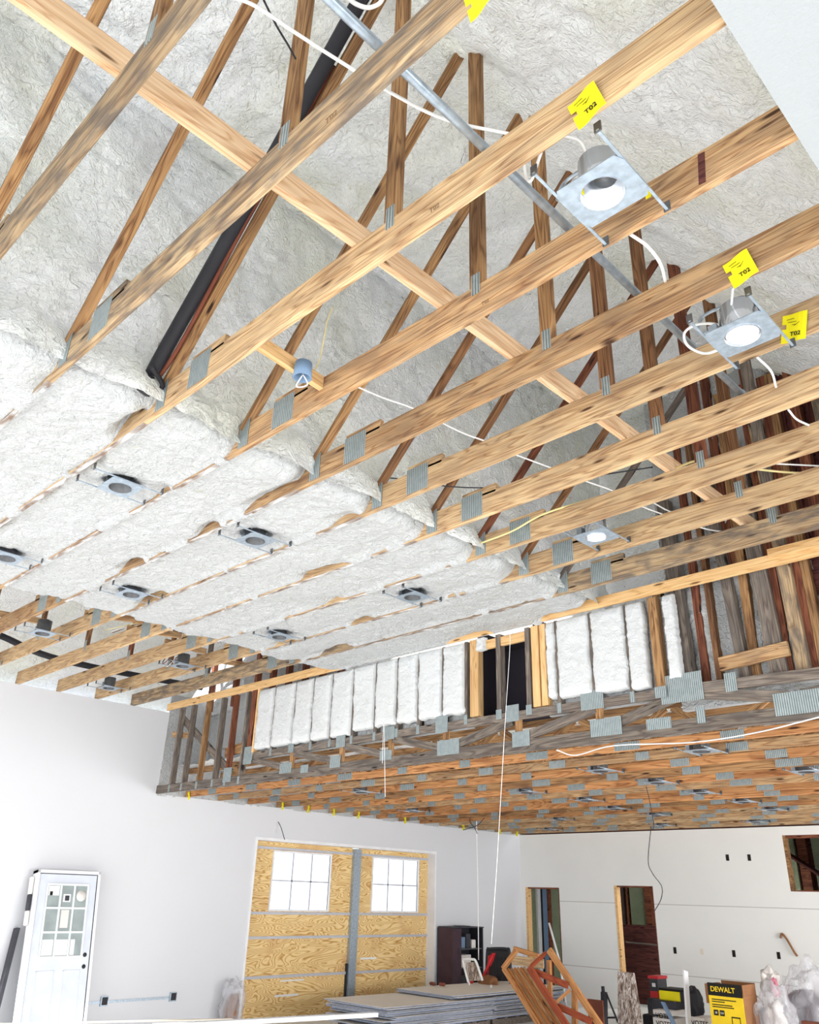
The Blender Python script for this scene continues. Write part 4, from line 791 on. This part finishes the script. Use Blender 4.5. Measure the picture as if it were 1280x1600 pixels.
blob('garbage_bag', px3(1266, 1566, 13.0), .30, .25, .40, 'film', 5.1, 'large translucent bag at the right frame edge', 'bag', .5); blob('dark_bag', px3(1262, 1585, 13.2), .3, .2, .25, 'cabinet', 6.1, 'purplish dark bag inside the large translucent one', 'bag', .3)
tag(box('lidded_bin', (px3(1268, 1525, 13.6).x, 13.6, 0), (px3(1300, 1525, 13.6).x, 14, px3(1270, 1522, 13.6).z), 'boxwhite', None, .02), 'pale bin with a dark lid behind the translucent bag', 'bin')
tag(box('brown_plank', (px3(1252, 1596, 12.0).x, 12.0, px3(1252, 1606, 12).z), (px3(1300, 1596, 12.0).x, 12.1, px3(1252, 1595, 12).z), 'brownboard'), 'dark red plank at the bottom right corner', 'board')
blob('plastic_bundle', (-12.05, 8.5, .28), .12, .17, .30, 'film', 7.7, 'bundle wrapped in plastic film at the left of the plywood doors', 'bag', .5)
blob('bundle_contents', (-12.05, 8.5, .2), .07, .10, .2, 'cardboard', 2.2, 'tan contents inside the film-wrapped bundle', 'bag', .5)
tag(lumber('white_board', at(240, 1604, 'z', .6), at(588, 1585, 'z', .6), .10, .045, 'white'), 'long white board lying level in the left foreground', 'board')
tag(lumber('support_post', (-8.2, 6.3, 0), (-8.2, 6.3, .575), .09, .09, 'grey'), 'short post holding up the long white board', 'post')
tag(lumber('pink_trim', at(-20, 1601, 'z', .7), at(362, 1592, 'z', .55), .06, .012, 'gypsum'), 'thin pinkish board along the bottom left edge', 'board')
# ------------------------------------------------------------ far wall details
for k, (px, py) in enumerate(((1137, 1340), (1171, 1340), (1055, 1485), (1147, 1490), (1217, 1493))):
    p = px3(px, py, YF); t = tag(box('outlet_hole', (p.x - .03, YF - .004, p.z - .055), (p.x + .03, YF + .03, p.z + .055), 'ink'), ('dark outlet hole high on the far wall, left of two', 'dark outlet hole high on the far wall, right of two', 'dark outlet hole right of the wooden-framed doorway', 'dark outlet hole above the yellow tool box', 'dark outlet hole beside the hanging brown hose')[k], 'outlet')
p = px3(1097, 1487, YF); tag(box('outlet_cover', (p.x - .03, YF - .006, p.z - .05), (p.x + .03, YF + .01, p.z + .05), 'gypsum'), 'pale blank outlet patch on the far wall', 'outlet')
hz = thing('hanging_hose', px3(1235, 1480, YF - .05), 'thin brown hose hanging from the far wall', 'hose')
tube('hose', [px3(1220, 1466, YF - .04), px3(1222, 1459, YF - .04), px3(1230, 1468, YF - .05), px3(1241, 1487, YF - .06), px3(1246, 1494, YF - .06)], .018, 'cardboard', hz)
# rough door frames (wood edges)
for k, (x0, x1, zt) in enumerate(((DO1[0], DO1[1], DO1[3]), (DO2[0], DO2[1], DO2[3]))):
    t = thing('door_frame', ((x0 + x1) / 2, YF + .06, 0), ('rough pine frame of the narrow doorway in the corner', 'rough pine frame of the doorway in the middle of the far wall')[k], 'door frame', 'rough door frames')
    box('jamb', (x0 - .01, YF - .006, 0), (x0 + .045, YF + .13, zt), 'yellowpine', t); box('jamb', (x1 - .03, YF + .01, 0), (x1 + .005, YF + .13, zt), 'darkred', t); box('head', (x0, YF + .01, zt - .03), (x1, YF + .13, zt + .005), 'darkred', t)
t = thing('window_frame', ((WO[0] + WO[1]) / 2, YF + .06, WO[2]), 'dark rough window frame high in the far wall', 'window frame')
box('sill', (WO[0], YF + .004, WO[2] - .005), (WO[1], YF + .13, WO[2] + .02), 'darkred', t); box('jamb', (WO[0] - .005, YF + .004, WO[2]), (WO[0] + .05, YF + .13, WO[3]), 'amber', t); box('head', (WO[0], YF + .01, WO[3] - .05), (WO[1], YF + .13, WO[3] + .005), 'darkred', t)
# back room studs and green foam seen through the openings
rb = thing('back_room_wall', (-8, YF + 2.5, 0), 'unfinished stud wall with greenish foam seen through the far openings', 'stud wall')
yb_ = YF + 2.5
def rbx(name, p0, p1, mt, d=.05, z=None):
    a, c = at(p0[0], p0[1], 'y', yb_), at(p1[0], p1[1], 'y', yb_); box(name, (a.x, yb_ - d, min(a.z, c.z) if z is None else z), (c.x, yb_ + .05, max(a.z, c.z)), mt, rb)
rbx('foam_panel', (984, 1380), (1018, 1446), 'foamg'); rbx('board_panel', (958, 1380), (980, 1446), 'brownslab'); rbx('rail', (950, 1449), (1030, 1455), 'grey', .12)
rbx('stud', (980, 1375), (985, 1448), 'darkred', .10); rbx('stud', (1017, 1375), (1024, 1560), 'darkred', .10, 0)
rbx('foam_panel', (1216, 1290), (1258, 1420), 'foamg'); rbx('foam_panel', (1264, 1290), (1310, 1420), 'foamg'); rbx('stud', (1257, 1290), (1264, 1420), 'darkred', .10); rbx('stud', (1212, 1290), (1232, 1420), 'darkred', .10)
lumber('brace', at(1222, 1328, 'y', yb_ - .3), at(1300, 1378, 'y', yb_ - .3), .04, .32, 'sheath', rb, up=(0, -1, 0))
for p0, p1, mt in ((838, 843, 'white'), (843, 846, 'ink'), (846, 853, 'blue'), (853, 858, 'darkred')):
    ya_, yb2 = sorted((at(p0, 1430, 'x', XL - .05).y, at(p1, 1430, 'x', XL - .05).y)); box('wall_strip', (XL - .06, ya_, 0), (XL + .0 if mt != 'darkred' else XL + .03, yb2, 3.2), mt, rb)
bd = thing('brown_door', (-9.5, YF + 1.2, 0), 'dark brown panel leaning inside the middle doorway', 'door')
box('panel', (-10.4, YF + 1.1, 0), (-9.0, YF + 1.16, 1.45), 'sheath', bd); lumber('edge_strip', (-9.55, YF + 1.05, 0), (-9.42, YF + 1.05, 1.1), .03, .04, 'amber', bd); lumber('edge_strip', (-10.3, YF + 1.05, 1.12), (-9.55, YF + 1.05, 1.10), .03, .03, 'grey', bd)
